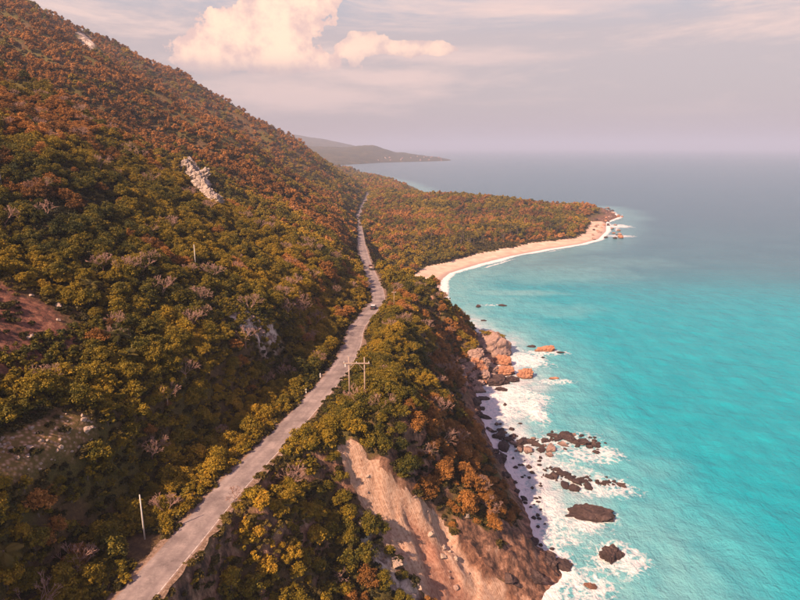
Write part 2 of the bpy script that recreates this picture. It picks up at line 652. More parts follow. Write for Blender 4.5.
# ------------------------------------------------------------------ materials of the setting
def mat_ground():
    m, t, b = material('ground_earth')
    P = t.node('ShaderNodeNewGeometry').outputs['Position']
    n1 = t.noise(P, 0.05, 5)
    n2 = t.noise(P, 0.9, 6, 0.7)
    n3 = t.noise(P, 5.0, 4, 0.6)
    dry = t.ramp(n2, [(0.3, (0.045, 0.028, 0.017)), (0.5, (0.085, 0.050, 0.022)), (0.62, (0.13, 0.082, 0.035)), (0.75, (0.20, 0.13, 0.07))])
    green = t.ramp(n3, [(0.3, (0.035, 0.030, 0.010)), (0.7, (0.13, 0.10, 0.02))])
    c = t.mix(t.smooth(n1, 0.42, 0.56), dry, green)
    # bare red earth
    red = t.ramp(n2, [(0.36, (0.045, 0.026, 0.018)), (0.46, (0.12, 0.050, 0.034)), (0.56, (0.20, 0.080, 0.052)), (0.68, (0.30, 0.16, 0.09))])
    c = t.mix(t.attr('red').outputs['Fac'], c, red)
    rub = t.ramp(t.voronoi(P, 1.6), [(0.1, (0.46, 0.31, 0.22)), (0.35, (0.30, 0.17, 0.09)), (0.6, (0.15, 0.10, 0.03))])
    c = t.mix(t.attr('rub').outputs['Fac'], c, rub)
    # pale rock outcrops, streaked
    st = t.noise(t.scalevec(P, (1.0, 1.0, 0.4)), 0.35, 7, 0.75, 0.6)
    pale = t.ramp(st, [(0.42, (0.07, 0.05, 0.045)), (0.48, (0.30, 0.23, 0.20)), (0.58, (0.60, 0.51, 0.46))])
    c = t.mix(t.attr('pale').outputs['Fac'], c, pale)
    # cliff rock
    st2 = t.noise(t.scalevec(P, (1.0, 1.0, 0.5)), 0.5, 8, 0.75, 0.2)
    rock = t.ramp(st2, [(0.38, (0.028, 0.017, 0.015)), (0.48, (0.11, 0.057, 0.040)), (0.57, (0.25, 0.13, 0.085)), (0.68, (0.42, 0.28, 0.21))])
    c = t.mix(t.attr('rock').outputs['Fac'], c, rock)
    t.l.new(c, b.inputs['Base Color'])
    t.l.new(t.bump(t.math('ADD', n2, t.math('MULTIPLY', n3, 0.4)), 0.9, 0.35), b.inputs['Normal'])
    return m


def mat_scar():
    m, t, b = material('slide_earth')
    P = t.node('ShaderNodeNewGeometry').outputs['Position']
    fx = t.attr('fall')          # along the fall line, across it
    ac = t.attr('across')
    cvv = t.node('ShaderNodeCombineXYZ')
    t.l.new(t.math('MULTIPLY', fx.outputs['Fac'], 5.0), cvv.inputs[0])
    t.l.new(t.math('MULTIPLY', ac.outputs['Fac'], 0.55), cvv.inputs[1])
    n = t.noise(cvv.outputs[0], 1.0, 7, 0.7, 0.5)
    g = t.noise(P, 1.4, 8, 0.72)
    f = t.math('ADD', t.math('MULTIPLY', n, 0.36), t.math('MULTIPLY', g, 0.64))
    pale = t.ramp(f, [(0.34, (0.16, 0.075, 0.045)), (0.43, (0.36, 0.21, 0.145)), (0.54, (0.52, 0.345, 0.26)), (0.70, (0.62, 0.46, 0.37))])
    red = t.ramp(f, [(0.36, (0.15, 0.055, 0.038)), (0.50, (0.31, 0.14, 0.095)), (0.64, (0.45, 0.25, 0.18))])
    c = t.mix(t.attr('redearth').outputs['Fac'], pale, red)
    st2 = t.noise(t.scalevec(P, (1.0, 1.0, 0.5)), 0.6, 8, 0.75, 0.2)
    rock = t.ramp(st2, [(0.36, (0.035, 0.019, 0.016)), (0.47, (0.13, 0.062, 0.042)), (0.58, (0.27, 0.135, 0.085)), (0.7, (0.44, 0.28, 0.20))])
    c = t.mix(t.attr('rock').outputs['Fac'], c, rock)
    t.l.new(c, b.inputs['Base Color'])
    t.l.new(t.bump(t.math('ADD', g, n), 0.9, 0.4), b.inputs['Normal'])
    return m


def mat_sand():
    m, t, b = material('beach_sand')
    P = t.node('ShaderNodeNewGeometry').outputs['Position']
    n = t.noise(P, 0.12, 6, 0.6)
    c = t.ramp(n, [(0.35, (0.44, 0.30, 0.24)), (0.55, (0.58, 0.42, 0.33)), (0.7, (0.68, 0.52, 0.43))])
    wet = t.attr('wet').outputs['Fac']
    c = t.mix(wet, c, (0.36, 0.26, 0.23))
    t.l.new(c, b.inputs['Base Color'])
    t.l.new(t.bump(t.noise(P, 0.8, 5), 0.5, 0.2), b.inputs['Normal'])
    return m


M_GROUND, M_SCAR, M_SAND = mat_ground(), mat_scar(), mat_sand()

# ------------------------------------------------------------------ build the land (one grid, split by what it is)
gy, gx = np.gradient(ZZ, GY, GX)
SLOPE = np.hypot(gx, gy)
nn = fbm(XX / 6, YY / 6, 201, 4)
rock = sstep(SLOPE + 0.25 * nn, 1.5, 2.0) * (DD < 60) * (YY < 400) * (SS > 0)
rock = np.maximum(rock, (1 - sstep(DD, 1.5, 9 + 8 * nn)) * (YY < 366) * (DD > -8))
rock = np.maximum(rock, sstep(XX, 232, 250) * (YY > 700) * (1 - sstep(DD, 10, 25)))
wn5 = fbm(XX / 4, YY / 4, 205, 4)
soft = lambda n_, w_, a_: sstep(poly_sd(XX, YY, PATCHES[n_]) + a_ * wn5, -w_, w_) if len(PATCHES[n_]) > 2 else np.zeros_like(XX)
red, rub = soft('red', 1.8, 4.0), soft('rub', 1.2, 2.5)
pale = np.maximum(soft('out', 0.8, 4.0), np.maximum(soft('sc2', 0.8, 2.6), soft('top', 1.0, 4.0)))
redearth = sstep(sd_fur, -0.3, 1.4) * 0.8
lowrock = np.maximum(sstep(sd_low, -0.6, 0.4), 0)
rock = np.maximum(rock, lowrock)
pale = np.maximum(pale, sstep(sd_gry, -0.3, 0.4) * 0.8)
NXg, NYg = len(GX), len(GY)
idx = (np.arange(NYg)[:, None] * NXg + np.arange(NXg)[None, :])
Q = np.stack([idx[:-1, :-1], idx[:-1, 1:], idx[1:, 1:], idx[1:, :-1]], -1).reshape(-1, 4)
cen = lambda G: (0.25 * (G[:-1, :-1] + G[:-1, 1:] + G[1:, 1:] + G[1:, :-1])).ravel()
cD, cY, cI, cX, cA, cC, cS = cen(DD), cen(YY), cen(INS), cen(XX), cen(aa), cen(cc), cen(SLOPE)
is_scar = (cI > 0.5) & (cD > -6)
beach_w = 19 + 5 * fbm(cX / 30, cY / 30, 211, 3)
is_sand = (cD > -30) & (cD < beach_w) & (cY > 362) & (cX < 262) & (cX > -20) & ~((cX > 235) & (cY > 745)) & (cY < 860)
is_sand &= ~is_scar
AT = dict(red=red, rub=rub, pale=pale, rock=rock, fall=cc, across=aa * 8, redearth=redearth,
          wet=(1 - sstep(DD, 1.0, 5.5)))
Vall = np.stack([XX, YY, ZZ], -1).reshape(-1, 3)


def submesh(name, sel, mat, attrs):
    q = Q[sel]
    used, inv = np.unique(q, return_inverse=True)
    me = mesh_np(name, Vall[used], inv.reshape(-1, 4), [mat], True, {a: AT[a].ravel()[used] for a in attrs})
    o = link(name, me)
    o['kind'] = 'structure'
    return o


submesh('ground', ~is_scar & ~is_sand & (cD > -26), M_GROUND, ['red', 'rub', 'pale', 'rock'])
AT['rock'] = np.maximum(lowrock, 0)
submesh('landslide_scar', is_scar, M_SCAR, ['fall', 'across', 'redearth', 'rock'])
submesh('sand_beach', is_sand, M_SAND, ['wet'])

# ------------------------------------------------------------------ road
def mat_road():
    m, t, b = material('worn_concrete')
    P = t.node('ShaderNodeNewGeometry').outputs['Position']
    n = t.noise(P, 0.25, 6, 0.65)
    n2 = t.noise(P, 3.0, 5, 0.7)
    c = t.ramp(t.math('ADD', t.math('MULTIPLY', n, 0.7), t.math('MULTIPLY', n2, 0.3)), [(0.36, (0.12, 0.095, 0.095)), (0.5, (0.22, 0.18, 0.175)), (0.64, (0.34, 0.275, 0.26))])
    ac = t.attr('across').outputs['Fac']
    track = t.math('ABSOLUTE', t.math('SUBTRACT', t.math('ABSOLUTE', ac), 0.42))
    c = t.mix(t.math('MULTIPLY', t.smooth(track, 0.0, 0.2, 0.45, 0.0), t.smooth(n2, 0.3, 0.6)), c, (0.13, 0.10, 0.105))
    dirt = t.smooth(t.math('ADD', t.math('ABSOLUTE', ac), t.math('MULTIPLY', t.math('SUBTRACT', n2, 0.5), 0.5)), 0.82, 1.0)
    c = t.mix(dirt, c, (0.22, 0.14, 0.10))
    t.l.new(c, b.inputs['Base Color'])
    t.l.new(t.bump(n2, 0.4, 0.05), b.inputs['Normal'])
    return m


def ribbon(name, y0, y1, o0, o1, lift, mat, step=1.0, cols=8, jag=0.0, kind='structure', parent=None):
    ys = np.arange(y0, y1 + 1e-6, step)
    rx, rz = roadx(ys), roadz(ys)
    gx_ = np.gradient(rx, ys)
    nx, ny = 1 / np.hypot(1, gx_), -gx_ / np.hypot(1, gx_)
    V, A = [], []
    for j in range(cols + 1):
        f = j / cols
        off = o0 + (o1 - o0) * f
        if jag and j in (0, cols):
            off = off + jag * fbm(ys / 2.0, ys * 0 + j, 301, 3)
        V.append(np.stack([rx + nx * off, ys + ny * off, rz + lift - 0.015 * (off / 2.7) ** 2], -1))
        A.append(np.full(len(ys), (o0 + (o1 - o0) * f) / ROAD_HALF))
    V = np.stack(V, 1).reshape(-1, 3)
    A = np.stack(A, 1).ravel()
    n, c = len(ys), cols + 1
    ii = np.arange(n - 1)[:, None] * c + np.arange(cols)[None, :]
    Fc = np.stack([ii, ii + 1, ii + c + 1, ii + c], -1).reshape(-1, 4)
    me = mesh_np(name, V, Fc, [mat], True, dict(across=A))
    o = link(name, me, parent)
    if not parent:
        o['kind'] = kind
    return o


M_ROAD = mat_road()
m_sh, t_, b_ = material('gravel_shoulder')
_P = t_.node('ShaderNodeNewGeometry').outputs['Position']
t_.l.new(t_.ramp(t_.noise(_P, 1.8, 7, 0.75), [(0.36, (0.07, 0.045, 0.03)), (0.52, (0.19, 0.125, 0.09)), (0.66, (0.36, 0.27, 0.22))]), b_.inputs['Base Color'])
ribbon('road_shoulder', -55, 420, -3.55, 3.45, -0.02, m_sh, step=0.7, cols=8, jag=0.8)
road = ribbon('road', -55, 1260, -ROAD_HALF, ROAD_HALF, 0.0, M_ROAD, jag=0.30)
m_line, t_, b_ = material('faded_road_paint')
t_.l.new(t_.mix(t_.smooth(t_.noise(t_.node('ShaderNodeNewGeometry').outputs['Position'], 2.5, 5, 0.7), 0.42, 0.56), (0.30, 0.24, 0.23), (0.55, 0.48, 0.45)), b_.inputs['Base Color'])
ribbon('edge_line', -55, 420, 2.30, 2.42, 0.005, m_line, cols=1, parent=road)
m_patch, t_, b_ = material('dark_joint')
b_.inputs['Base Color'].default_value = (0.07, 0.055, 0.055, 1)


def road_pt(px, py):
    h = hit(px, py)
    return h


ROADJ = MB()
hj = hit(352, 327)
yj = hj[1]
ribbon('expansion_joint', yj, yj + 0.25, -2.5, 2.5, 0.006, m_patch, step=0.25, cols=8, parent=road)

# ------------------------------------------------------------------ sea
SXA = axis([(-3000, -60, 420), (-60, 10, 10), (10, 30, 1.0), (30, 100, 0.6), (100, 200, 1.2), (200, 420, 3), (420, 1000, 12), (1000, 4000, 100), (4000, 30000, 2600)])
SYA = axis([(-300, 80, 12), (80, 96, 1.5), (96, 260, 0.6), (260, 420, 1.2), (420, 760, 3), (760, 1400, 10), (1400, 5000, 80), (5000, 40000, 1800)])
SX, SY = np.meshgrid(SXA, SYA)
sD = -coast_dist(SX, SY)       # distance out to sea
rocks_px = [  # sea rocks: px, py, width px, height ratio, aspect, rotation
    (585, 514, 42, 0.5, 1.7, 0.1), (611, 556, 26, 0.75, 1.1, 0.5), (590, 586, 11, 0.5, 1.4, 0.9),
    (526, 377, 17, 0.75, 1.0, 0.2), (546, 351, 19, 0.55, 1.6, -0.1), (553, 379, 9, 0.5, 1.5, 0.2),
    (534, 347, 7, 0.4, 1.4, 0.0), (478, 307, 8, 0.5, 1.3, 0.2), (503, 305, 8, 0.4, 1.7, 0.1), (484, 321, 6, 0.4, 1.6, 0.1),
    (505, 405, 6, 0.4, 1.4, 0.3), (486, 417, 11, 0.4, 1.4, 0.3), (477, 400, 9, 0.5, 1.2, 0.3), (529, 467, 8, 0.5, 1.2, 0.1), (559, 353, 6, 0.4, 1.6, 0.1)]
foam_px = [  # px, py, rx (m), ry (m), strength
    (585, 520, 11, 9, 0.85), (614, 560, 10, 9, 0.85), (592, 588, 9, 7, 0.75), (545, 470, 20, 16, 0.6), (600, 487, 14, 8, 0.75), (545, 520, 12, 18, 0.75),
    (590, 455, 14, 8, 0.75), (560, 440, 18, 10, 0.65), (520, 400, 15, 22, 0.8), (538, 415, 5, 11, 0.95), (528, 360, 14, 14, 0.9), (552, 382, 14, 5, 0.7),
    (545, 353, 15, 7, 0.8), (500, 400, 14, 26, 0.9), (565, 575, 12, 12, 0.7), (575, 590, 14, 10, 0.7), (490, 305, 12, 4, 0.6), (617, 226, 22, 24, 0.95), (620, 236, 20, 14, 0.8)]
foam = np.clip(1 - sD / (6 + 4 * fbm(SX / 13, SY / 13, 401, 3)), 0, 1) ** 0.8 * (1 - 0.8 * sstep(SY, 880, 930))
wash = (1 - sstep(sD + 7 * fbm(SX / 9, SY / 12, 405, 4), 7, 24)) * (1 - sstep(SY, 300, 345)) * sstep(SY, 118, 150)
foam = np.maximum(foam, 0.28 * wash)
for px, py, ax, ay, s_ in foam_px:
    x0, y0 = atz(px, py, 0)
    q = np.sqrt(((SX - x0) / ax) ** 2 + ((SY - y0) / ay) ** 2)
    q = q + 0.3 * fbm(SX / 5, SY / 5, 403, 3)
    foam = np.maximum(foam, 0.78 * s_ * (1 - sstep(q, 0.25, 1.3)))
# beach breakers: two lines of surf
for off, wd, s_ in ((3, 3.2, 1.0), (11, 1.6, 0.75)):
    wob = off + 3.2 * fbm(SX / 26, SY / 26, 411 + off, 3)
    foam = np.maximum(foam, s_ * np.exp(-((sD - wob) / wd) ** 2) * (SY > 355) * (SY < 900) * (1.0 if off < 5 else sstep(fbm(SX / 40, SY / 40, 412, 2), -0.15, 0.3)))
milk = np.clip(1 - sstep(sD + 10 * fbm(SX / 22, SY / 22, 421, 4), 10, 58), 0, 1) * (1 - 0.4 * sstep(SY, 420, 520))
for px, py, ax, ay, s_ in [(540, 272, 70, 48, 0.55), (470, 300, 40, 60, 0.6), (590, 262, 70, 30, 0.35), (500, 293, 42, 10, 0.95), (480, 330, 30, 30, 0.7), (555, 430, 24, 26, 0.7), (600, 470, 26, 12, 0.6), (610, 520, 22, 16, 0.5), (600, 590, 22, 12, 0.8), (640, 600, 20, 8, 0.5), (540, 310, 36, 20, 0.45)]:
    x0, y0 = atz(px, py, 0)
    q = np.sqrt(((SX - x0) / ax) ** 2 + ((SY - y0) / ay) ** 2) + 0.35 * fbm(SX / 12, SY / 12, 431, 4)
    milk = np.maximum(milk, s_ * (1 - sstep(q, 0.45, 1.25)))
dp = SY + 0.10 * SX + 30 * fbm(SX / 90, SY / 60, 441, 4)
shallow = (1 - sstep(dp, 330, 520)) * (1 - sstep(SX + 0.25 * SY, 300, 520)) * sstep(SX + 0.0 * SY, -50, 40)
deep = sstep(SY + 0.4 * SX + 60 * fbm(SX / 160, SY / 90, 451, 4), 420, 1000)
far = sstep(np.hypot(SX, SY), 900, 6000)
# swell
amp = (1 - sstep(np.hypot(SX, SY), 220, 520))
near_s = sstep(sD, 0, 25)
ZS = np.zeros_like(SX)
for k, (wl, am, ang, ph) in enumerate([(17, 0.22, 200, 0.0), (9.5, 0.13, 228, 1.0), (6.1, 0.08, 180, 2.0), (4.2, 0.05, 250, 0.3), (12.5, 0.12, 262, 4.0)]):
    kx, ky = math.cos(R(ang)) * 2 * math.pi / wl, math.sin(R(ang)) * 2 * math.pi / wl
    phs = kx * SX + ky * SY + ph + 3.4 * fbm(SX / 28, SY / 28, 461 + k, 3)
    ZS = ZS + am * (1 - np.abs(np.sin(phs / 2))) * 1.3
ZS = ZS * amp * (0.35 + 0.65 * near_s) - 0.12
ZS += 0.18 * np.clip(foam, 0, 1) * fbm(SX / 1.6, SY / 1.6, 471, 3) * amp
x0, y0 = atz(537, 412, 0)
ZS += 0.9 * np.exp(-(((SX - x0 - 0.25 * (SY - y0)) / 1.8) ** 2 + ((SY - y0) / 9) ** 2))


def mat_sea():
    m, t, b = material('sea_water')
    P = t.node('ShaderNodeNewGeometry').outputs['Position']
    sh, dpn = t.attr('shallow').outputs['Fac'], t.attr('deep').outputs['Fac']
    mk, fm = t.attr('milk').outputs['Fac'], t.attr('foam').outputs['Fac']
    pn = t.noise(P, 0.02, 5, 0.6)
    pn2 = t.noise(t.scalevec(P, (1, 0.5, 1)), 0.12, 6, 0.65)
    turq = t.mix(t.smooth(pn2, 0.30, 0.75), (0.003, 0.255, 0.335), (0.008, 0.325, 0.405))
    blue = t.mix(t.smooth(pn, 0.35, 0.65), (0.040, 0.135, 0.195), (0.055, 0.165, 0.225))
    c = t.mix(sh, blue, turq)
    c = t.mix(t.math('MULTIPLY', dpn, 0.8), c, (0.045, 0.105, 0.165))
    mkn = t.math('MULTIPLY', mk, t.smooth(pn2, 0.25, 0.62, 0.55, 1.0))
    c = t.mix(t.math('MULTIPLY', mkn, 0.85, None, True), c, (0.17, 0.38, 0.42))
    wn = t.math('MULTIPLY', t.attr('wash').outputs['Fac'], t.smooth(t.noise(P, 0.22, 6, 0.65, 0.5), 0.30, 0.62, 0.35, 0.95))
    c = t.mix(wn, c, (0.54, 0.54, 0.58))
    # foam: lacy where thin, solid where thick
    f1 = t.noise(P, 0.55, 8, 0.72, 0.8)
    v1 = t.node('ShaderNodeTexVoronoi', feature='DISTANCE_TO_EDGE')
    v1.inputs['Scale'].default_value = 0.42
    ds = t.node('ShaderNodeTexNoise')
    ds.inputs['Scale'].default_value = 0.35
    ds.inputs['Detail'].default_value = 4
    t.l.new(P, ds.inputs['Vector'])
    av = t.node('ShaderNodeVectorMath', operation='MULTIPLY_ADD')
    t.l.new(ds.outputs['Color'], av.inputs[0])
    av.inputs[1].default_value = (4.5, 4.5, 4.5)
    t.l.new(P, av.inputs[2])
    t.l.new(av.outputs[0], v1.inputs['Vector'])
    lace = t.smooth(v1.outputs['Distance'], 0.0, 0.30, 0.26, 0.0)
    thr = t.math('ADD', t.math('ADD', fm, t.math('MULTIPLY', t.math('SUBTRACT', f1, 0.5), 1.25)), lace)
    fmask = t.math('MULTIPLY', t.smooth(thr, 0.48, 1.0), t.smooth(fm, 0.02, 0.22))
    c = t.mix(fmask, c, (0.72, 0.68, 0.70))
    t.l.new(c, b.inputs['Base Color'])
    t.put(b.inputs['Roughness'], t.mix(fmask, (0.22, 0.22, 0.22), (0.8, 0.8, 0.8)))
    b.inputs['Specular IOR Level'].default_value = 0.5
    b.inputs['IOR'].default_value = 1.33
    # ripples: wind sea of several sizes
    r1 = t.noise(t.scalevec(P, (1.0, 0.55, 1)), 0.40, 5, 0.62, 0.5)
    r2 = t.noise(t.scalevec(P, (1.0, 0.7, 1)), 1.8, 4, 0.6, 0.3)
    r3 = t.noise(t.scalevec(P, (0.5, 1.4, 1)), 0.07, 5, 0.6, 0.4)
    n3 = t.bump(r3, 0.22, 5.0)
    n1 = t.bump(r1, 0.9, 1.0, n3)
    n2 = t.bump(r2, 0.9, 0.35, n1)
    t.l.new(n2, b.inputs['Normal'])
    return m


n, c_ = len(SYA), len(SXA)
ii = np.arange(n - 1)[:, None] * c_ + np.arange(c_ - 1)[None, :]
Fc = np.stack([ii, ii + 1, ii + c_ + 1, ii + c_], -1).reshape(-1, 4)
fd = sD.ravel()[Fc].max(1)
fy_ = SY.ravel()[Fc].min(1)
Fc = Fc[(fd > -14) | (fy_ > 2200)]
used, inv = np.unique(Fc, return_inverse=True)
sea = link('sea', mesh_np('sea', np.stack([SX, SY, ZS], -1).reshape(-1, 3)[used], inv.reshape(-1, 4), [mat_sea()], True,
           {k: v.ravel()[used] for k, v in dict(foam=foam, wash=wash, milk=milk, shallow=shallow, deep=deep).items()}))
sea['kind'] = 'structure'

# the ocean floor sheet that carries land and sea out to the horizon
me = mesh_np('seabed', [(-45000, -3000, -7), (45000, -3000, -7), (45000, 45000, -7), (-45000, 45000, -7)], [(0, 1, 2, 3)], [M_SAND])
o = link('seabed', me, kind='structure')

# ------------------------------------------------------------------ far headland
def mat_far():
    m, t, b = material('far_forest')
    P = t.node('ShaderNodeNewGeometry').outputs['Position']
    n = t.noise(P, 0.012, 8, 0.7)
    c = t.ramp(n, [(0.3, (0.025, 0.028, 0.012)), (0.55, (0.07, 0.06, 0.02)), (0.7, (0.15, 0.10, 0.05))])
    t.l.new(c, b.inputs['Base Color'])
    t.l.new(t.bump(n, 1.0, 30), b.inputs['Normal'])
    return m


M_FAR = mat_far()


def far_hill(name, sky_px, shore_px, depth_m, t_sil):
    """hill whose crest follows the given outline at distance t_sil, sloping to its own shore"""
    xs = np.linspace(sky_px[0][0], sky_px[-1][0], 160)
    ys = np.interp(xs, [p[0] for p in sky_px], [p[1] for p in sky_px])
    rows = 26
    V = []
    for i, (px, py) in enumerate(zip(xs, ys)):
        d = ray(px, py)
        ts = t_sil
        top = d * ts
        ztop = max(CAM_Z + top[2], 0.5)
        spy = np.interp(px, [p[0] for p in shore_px], [p[1] for p in shore_px])
        sx_, sy_ = atz(px, spy, 0)
        for k in range(rows + 1):
            f = k / rows
            if f <= 0.6:
                g = f / 0.6
                x, y = sx_ + (top[0] - sx_) * g, sy_ + (top[1] - sy_) * g
                z = -2 + (ztop + 2) * (g ** 0.75)
            else:
                g = (f - 0.6) / 0.4
                x, y = top[0] * (1 + 0.16 * g), top[1] * (1 + 0.16 * g)
                z = ztop * (1 - g ** 1.4) - 4 * g
            V.append((x, y, z))
    V = np.array(V)
    V[:, 2] += np.clip(V[:, 2] / 60, 0, 1) * 14 * fbm(V[:, 0] / 260, V[:, 1] / 260, 501, 5) + np.clip(V[:, 2] / 10, 0, 1) * 5 * fbm(V[:, 0] / 40, V[:, 1] / 60, 511, 4)
    c = rows + 1
    ii = np.arange(len(xs) - 1)[:, None] * c + np.arange(rows)[None, :]
    Fc = np.stack([ii, ii + c, ii + c + 1, ii + 1], -1).reshape(-1, 4)
    o = link(name, mesh_np(name, V, Fc, [M_FAR], True), kind='structure')
    return o


hv = far_hill('headland', [(140, 150), (290, 145), (320, 147), (348, 147), (360, 145.3), (373, 145), (385, 149), (396, 152.5), (410, 153.5), (420, 155), (436, 156.5), (444, 158.5), (451, 160.4)],
              [(250, 170), (342, 165.2), (382, 162.6), (451, 160.9)], 0, 4300)
far_hill('distant_hills', [(60, 118), (240, 123), (262, 128), (283, 132), (300, 135), (317, 137.5), (345, 143.5), (362, 147), (372, 151)], [(200, 160), (372, 158)], 0, 6600)

# ------------------------------------------------------------------ wording by landmark
LANDMARKS = [(4, 175, 'the pole at the left edge'), (150, 180, 'the upper slope leafless tree'), (40, 195, 'the high left leafless tree'), (280, 150, 'the low end of the ridge'), (186, 375, 'the leafless tree below the green spur'), (146, 520, 'the white concrete pole'), (152, 450, 'the pink leafless tree'), (356, 375, 'the two pole power frame'), (30, 330, 'the red bare slope'),
             (50, 445, 'the rubble patch'), (255, 325, 'the pale strip scar'), (205, 185, 'the white outcrop'), (345, 452, 'the landslide head'), (395, 545, 'the landslide'),
             (440, 440, 'the forked leafless tree'), (375, 307, 'the dark car'), (394, 293, 'the pole past the bend'), (235, 500, 'the small leafless roadside bush'),
             (495, 365, 'the rocky spit'), (490, 340, 'the slab boulder'), (540, 565, 'the headland rock'), (85, 42, 'the pale patch near the ridge'), (110, 350, 'the small palms'),
             (196, 265, 'the lone pale pole'), (520, 445, 'the upper reef'), (560, 480, 'the lower reef'), (435, 300, 'the near end of the beach'), (10, 585, 'the corner palm'), (300, 420, 'the straight road'),
             (610, 215, 'the far point'), (585, 514, 'the large lone rock'), (175, 545, 'the nearest road')]


def where(p, only=None):
    x, y, _ = project(np.array(p, float))
    lm = [l for l in LANDMARKS if only is None or l[2] in only]
    l = min(lm, key=lambda q: (q[0] - x) ** 2 + (q[1] - y) ** 2)
    dx, dy = x - l[0], y - l[1]
    if math.hypot(dx, dy) < 9:
        w_ = 'right at'
    elif abs(dx) > abs(dy):
        w_ = 'right of' if dx > 0 else 'left of'
    else:
        w_ = 'just below' if dy > 0 else 'just above'
    if math.hypot(dx, dy) > 70:
        w_ = {'right of': 'far right of', 'left of': 'far left of', 'just below': 'well below', 'just above': 'well above'}[w_]
    return w_, l[2]


def sizeword(k, lo, hi):
    return 'small' if k < lo else ('large' if k > hi else 'medium')


# ------------------------------------------------------------------ rocks
def mat_rock(name, dark, mid, lite, orange=None):
    m, t, b = material(name)
    P = t.node('ShaderNodeNewGeometry').outputs['Position']
    n = t.noise(P, 0.55, 8, 0.72, 0.6)
    n2 = t.noise(P, 3.5, 6, 0.7)
    f = t.math('ADD', t.math('MULTIPLY', n, 0.65), t.math('MULTIPLY', n2, 0.35))
    c = t.ramp(f, [(0.34, dark), (0.5, mid), (0.66, lite)])
    oi = t.node('ShaderNodeObjectInfo')
    c = t.mix(t.math('MULTIPLY', oi.outputs['Random'], 0.35), c, mid)
    sz = t.node('ShaderNodeSeparateXYZ')
    t.l.new(P, sz.inputs[0])
    wet = t.smooth(t.math('ADD', sz.outputs[2], t.math('MULTIPLY', n2, 0.8)), 0.5, 1.5, 0.75, 0.0)
    if name == 'dry_rock':
        wet = 0.0
    c = t.mix(wet, c, (0.035, 0.022, 0.022))
    t.l.new(c, b.inputs['Base Color'])
    t.l.new(t.bump(t.math('ADD', n, t.math('MULTIPLY', n2, 0.5)), 0.9, 0.3), b.inputs['Normal'])
    return m


M_RDARK = mat_rock('dark_shore_rock', (0.018, 0.012, 0.013), (0.055, 0.035, 0.034), (0.15, 0.10, 0.09))
M_RORG = mat_rock('orange_boulder_rock', (0.16, 0.065, 0.040), (0.34, 0.16, 0.095), (0.50, 0.30, 0.20))
M_RPINK = mat_rock('pink_grey_rock', (0.12, 0.075, 0.065), (0.27, 0.18, 0.155), (0.42, 0.31, 0.27))
M_RWHITE = mat_rock('white_limestone', (0.10, 0.075, 0.07), (0.33, 0.27, 0.24), (0.60, 0.52, 0.48))
M_RPALE = mat_rock('dry_rock', (0.18, 0.125, 0.10), (0.36, 0.27, 0.22), (0.52, 0.43, 0.37))

import bmesh


def rock_mesh(name, seed, sub, mat, cuts=9, rough=0.16, sc=(1, 1, 1)):
    bm = bmesh.new()
    bmesh.ops.create_icosphere(bm, subdivisions=sub, radius=1.0)
    rg = random.Random(seed)
    pl = []
    for i in range(cuts):
        d = Vector((rg.gauss(0, 1), rg.gauss(0, 1), rg.gauss(0, 0.9))).normalized()
        pl.append((d, rg.uniform(0.55, 0.85)))
    from mathutils import noise as mn
    off = Vector((seed * 3.7, seed * 1.3, 0))
    for v in bm.verts:
        p = v.co.copy()
        for d, h in pl:
            q = p.dot(d)
            if q > h:
                p -= d * (q - h)
        k = mn.fractal(p * 1.7 + off, 0.8, 2.2, 5)
        rdg = mn.ridged_multi_fractal(p * 1.9 + off, 0.9, 2.1, 4, 1.0, 2.0)
        vd = mn.voronoi(p * 2.3 + off)[0]
        p = p * (1 + rough * 0.55 * k + rough * 0.35 * (rdg - 1.2) + rough * 1.1 * (0.35 - min(vd[1] - vd[0], 0.5)) * -1.0)
        v.co = Vector((p.x * sc[0], p.y * sc[1], p.z * sc[2]))
    me = bpy.data.meshes.new(name)
    bm.to_mesh(me)
    bm.free()
    me.materials.append(mat)
    return me


ROCKV = {}
for key, mt in (('dark', M_RDARK), ('orange', M_RORG), ('pink', M_RPINK), ('pale', M_RPALE), ('white', M_RWHITE)):
    ROCKV[key] = [rock_mesh('rock_' + key, 10 + i * 7 + len(key), 4, mt, 13, 0.24) for i in range(5)]
ROCK_HI = {k: [rock_mesh('boulder_' + k, 60 + i * 5 + len(k), 5, dict(dark=M_RDARK, orange=M_RORG, pink=M_RPINK, white=M_RWHITE)[k], 15, 0.42 if k == 'white' else 0.32) for i in range(3)] for k in ('dark', 'orange', 'pink', 'white')}


GROUP_SZ = {'outcrop_rock': (2.0, 3.2), 'spit_boulder': (2.4, 3.2), 'rubble_stone': (0.22, 0.34), 'slide_block': (0.3, 0.45), 'shore_stone': (0.35, 0.6), 'reef_rock': (1.3, 2.0), 'point_rock': (1.8, 2.5)}


def put_rock(x, y, z, r, key, label, cat='rock', group=None, aspect=1.3, hr=0.6, rz=None, name='rock', hi=False, sink=0.3):
    me = random.choice(ROCK_HI[key] if hi else ROCKV[key])
    if group:
        w_, l_ = where((x, y, z))
        label = '%s %s, %s %s' % (sizeword(r, GROUP_SZ.get(name, (0.7, 1.5))[0], GROUP_SZ.get(name, (0.7, 1.5))[1]), label, w_, l_)
    o = link(name, me, None, (x, y, z + r * hr * (1 - 2 * sink) * 0.5))
    o.scale = (r * aspect ** 0.5, r / aspect ** 0.5, r * hr)
    o.rotation_euler = (random.uniform(-0.2, 0.2), random.uniform(-0.2, 0.2), random.uniform(0, 6.28) if rz is None else rz)
    o['label'] = label
    o['category'] = cat
    if group:
        o['group'] = group
    return o


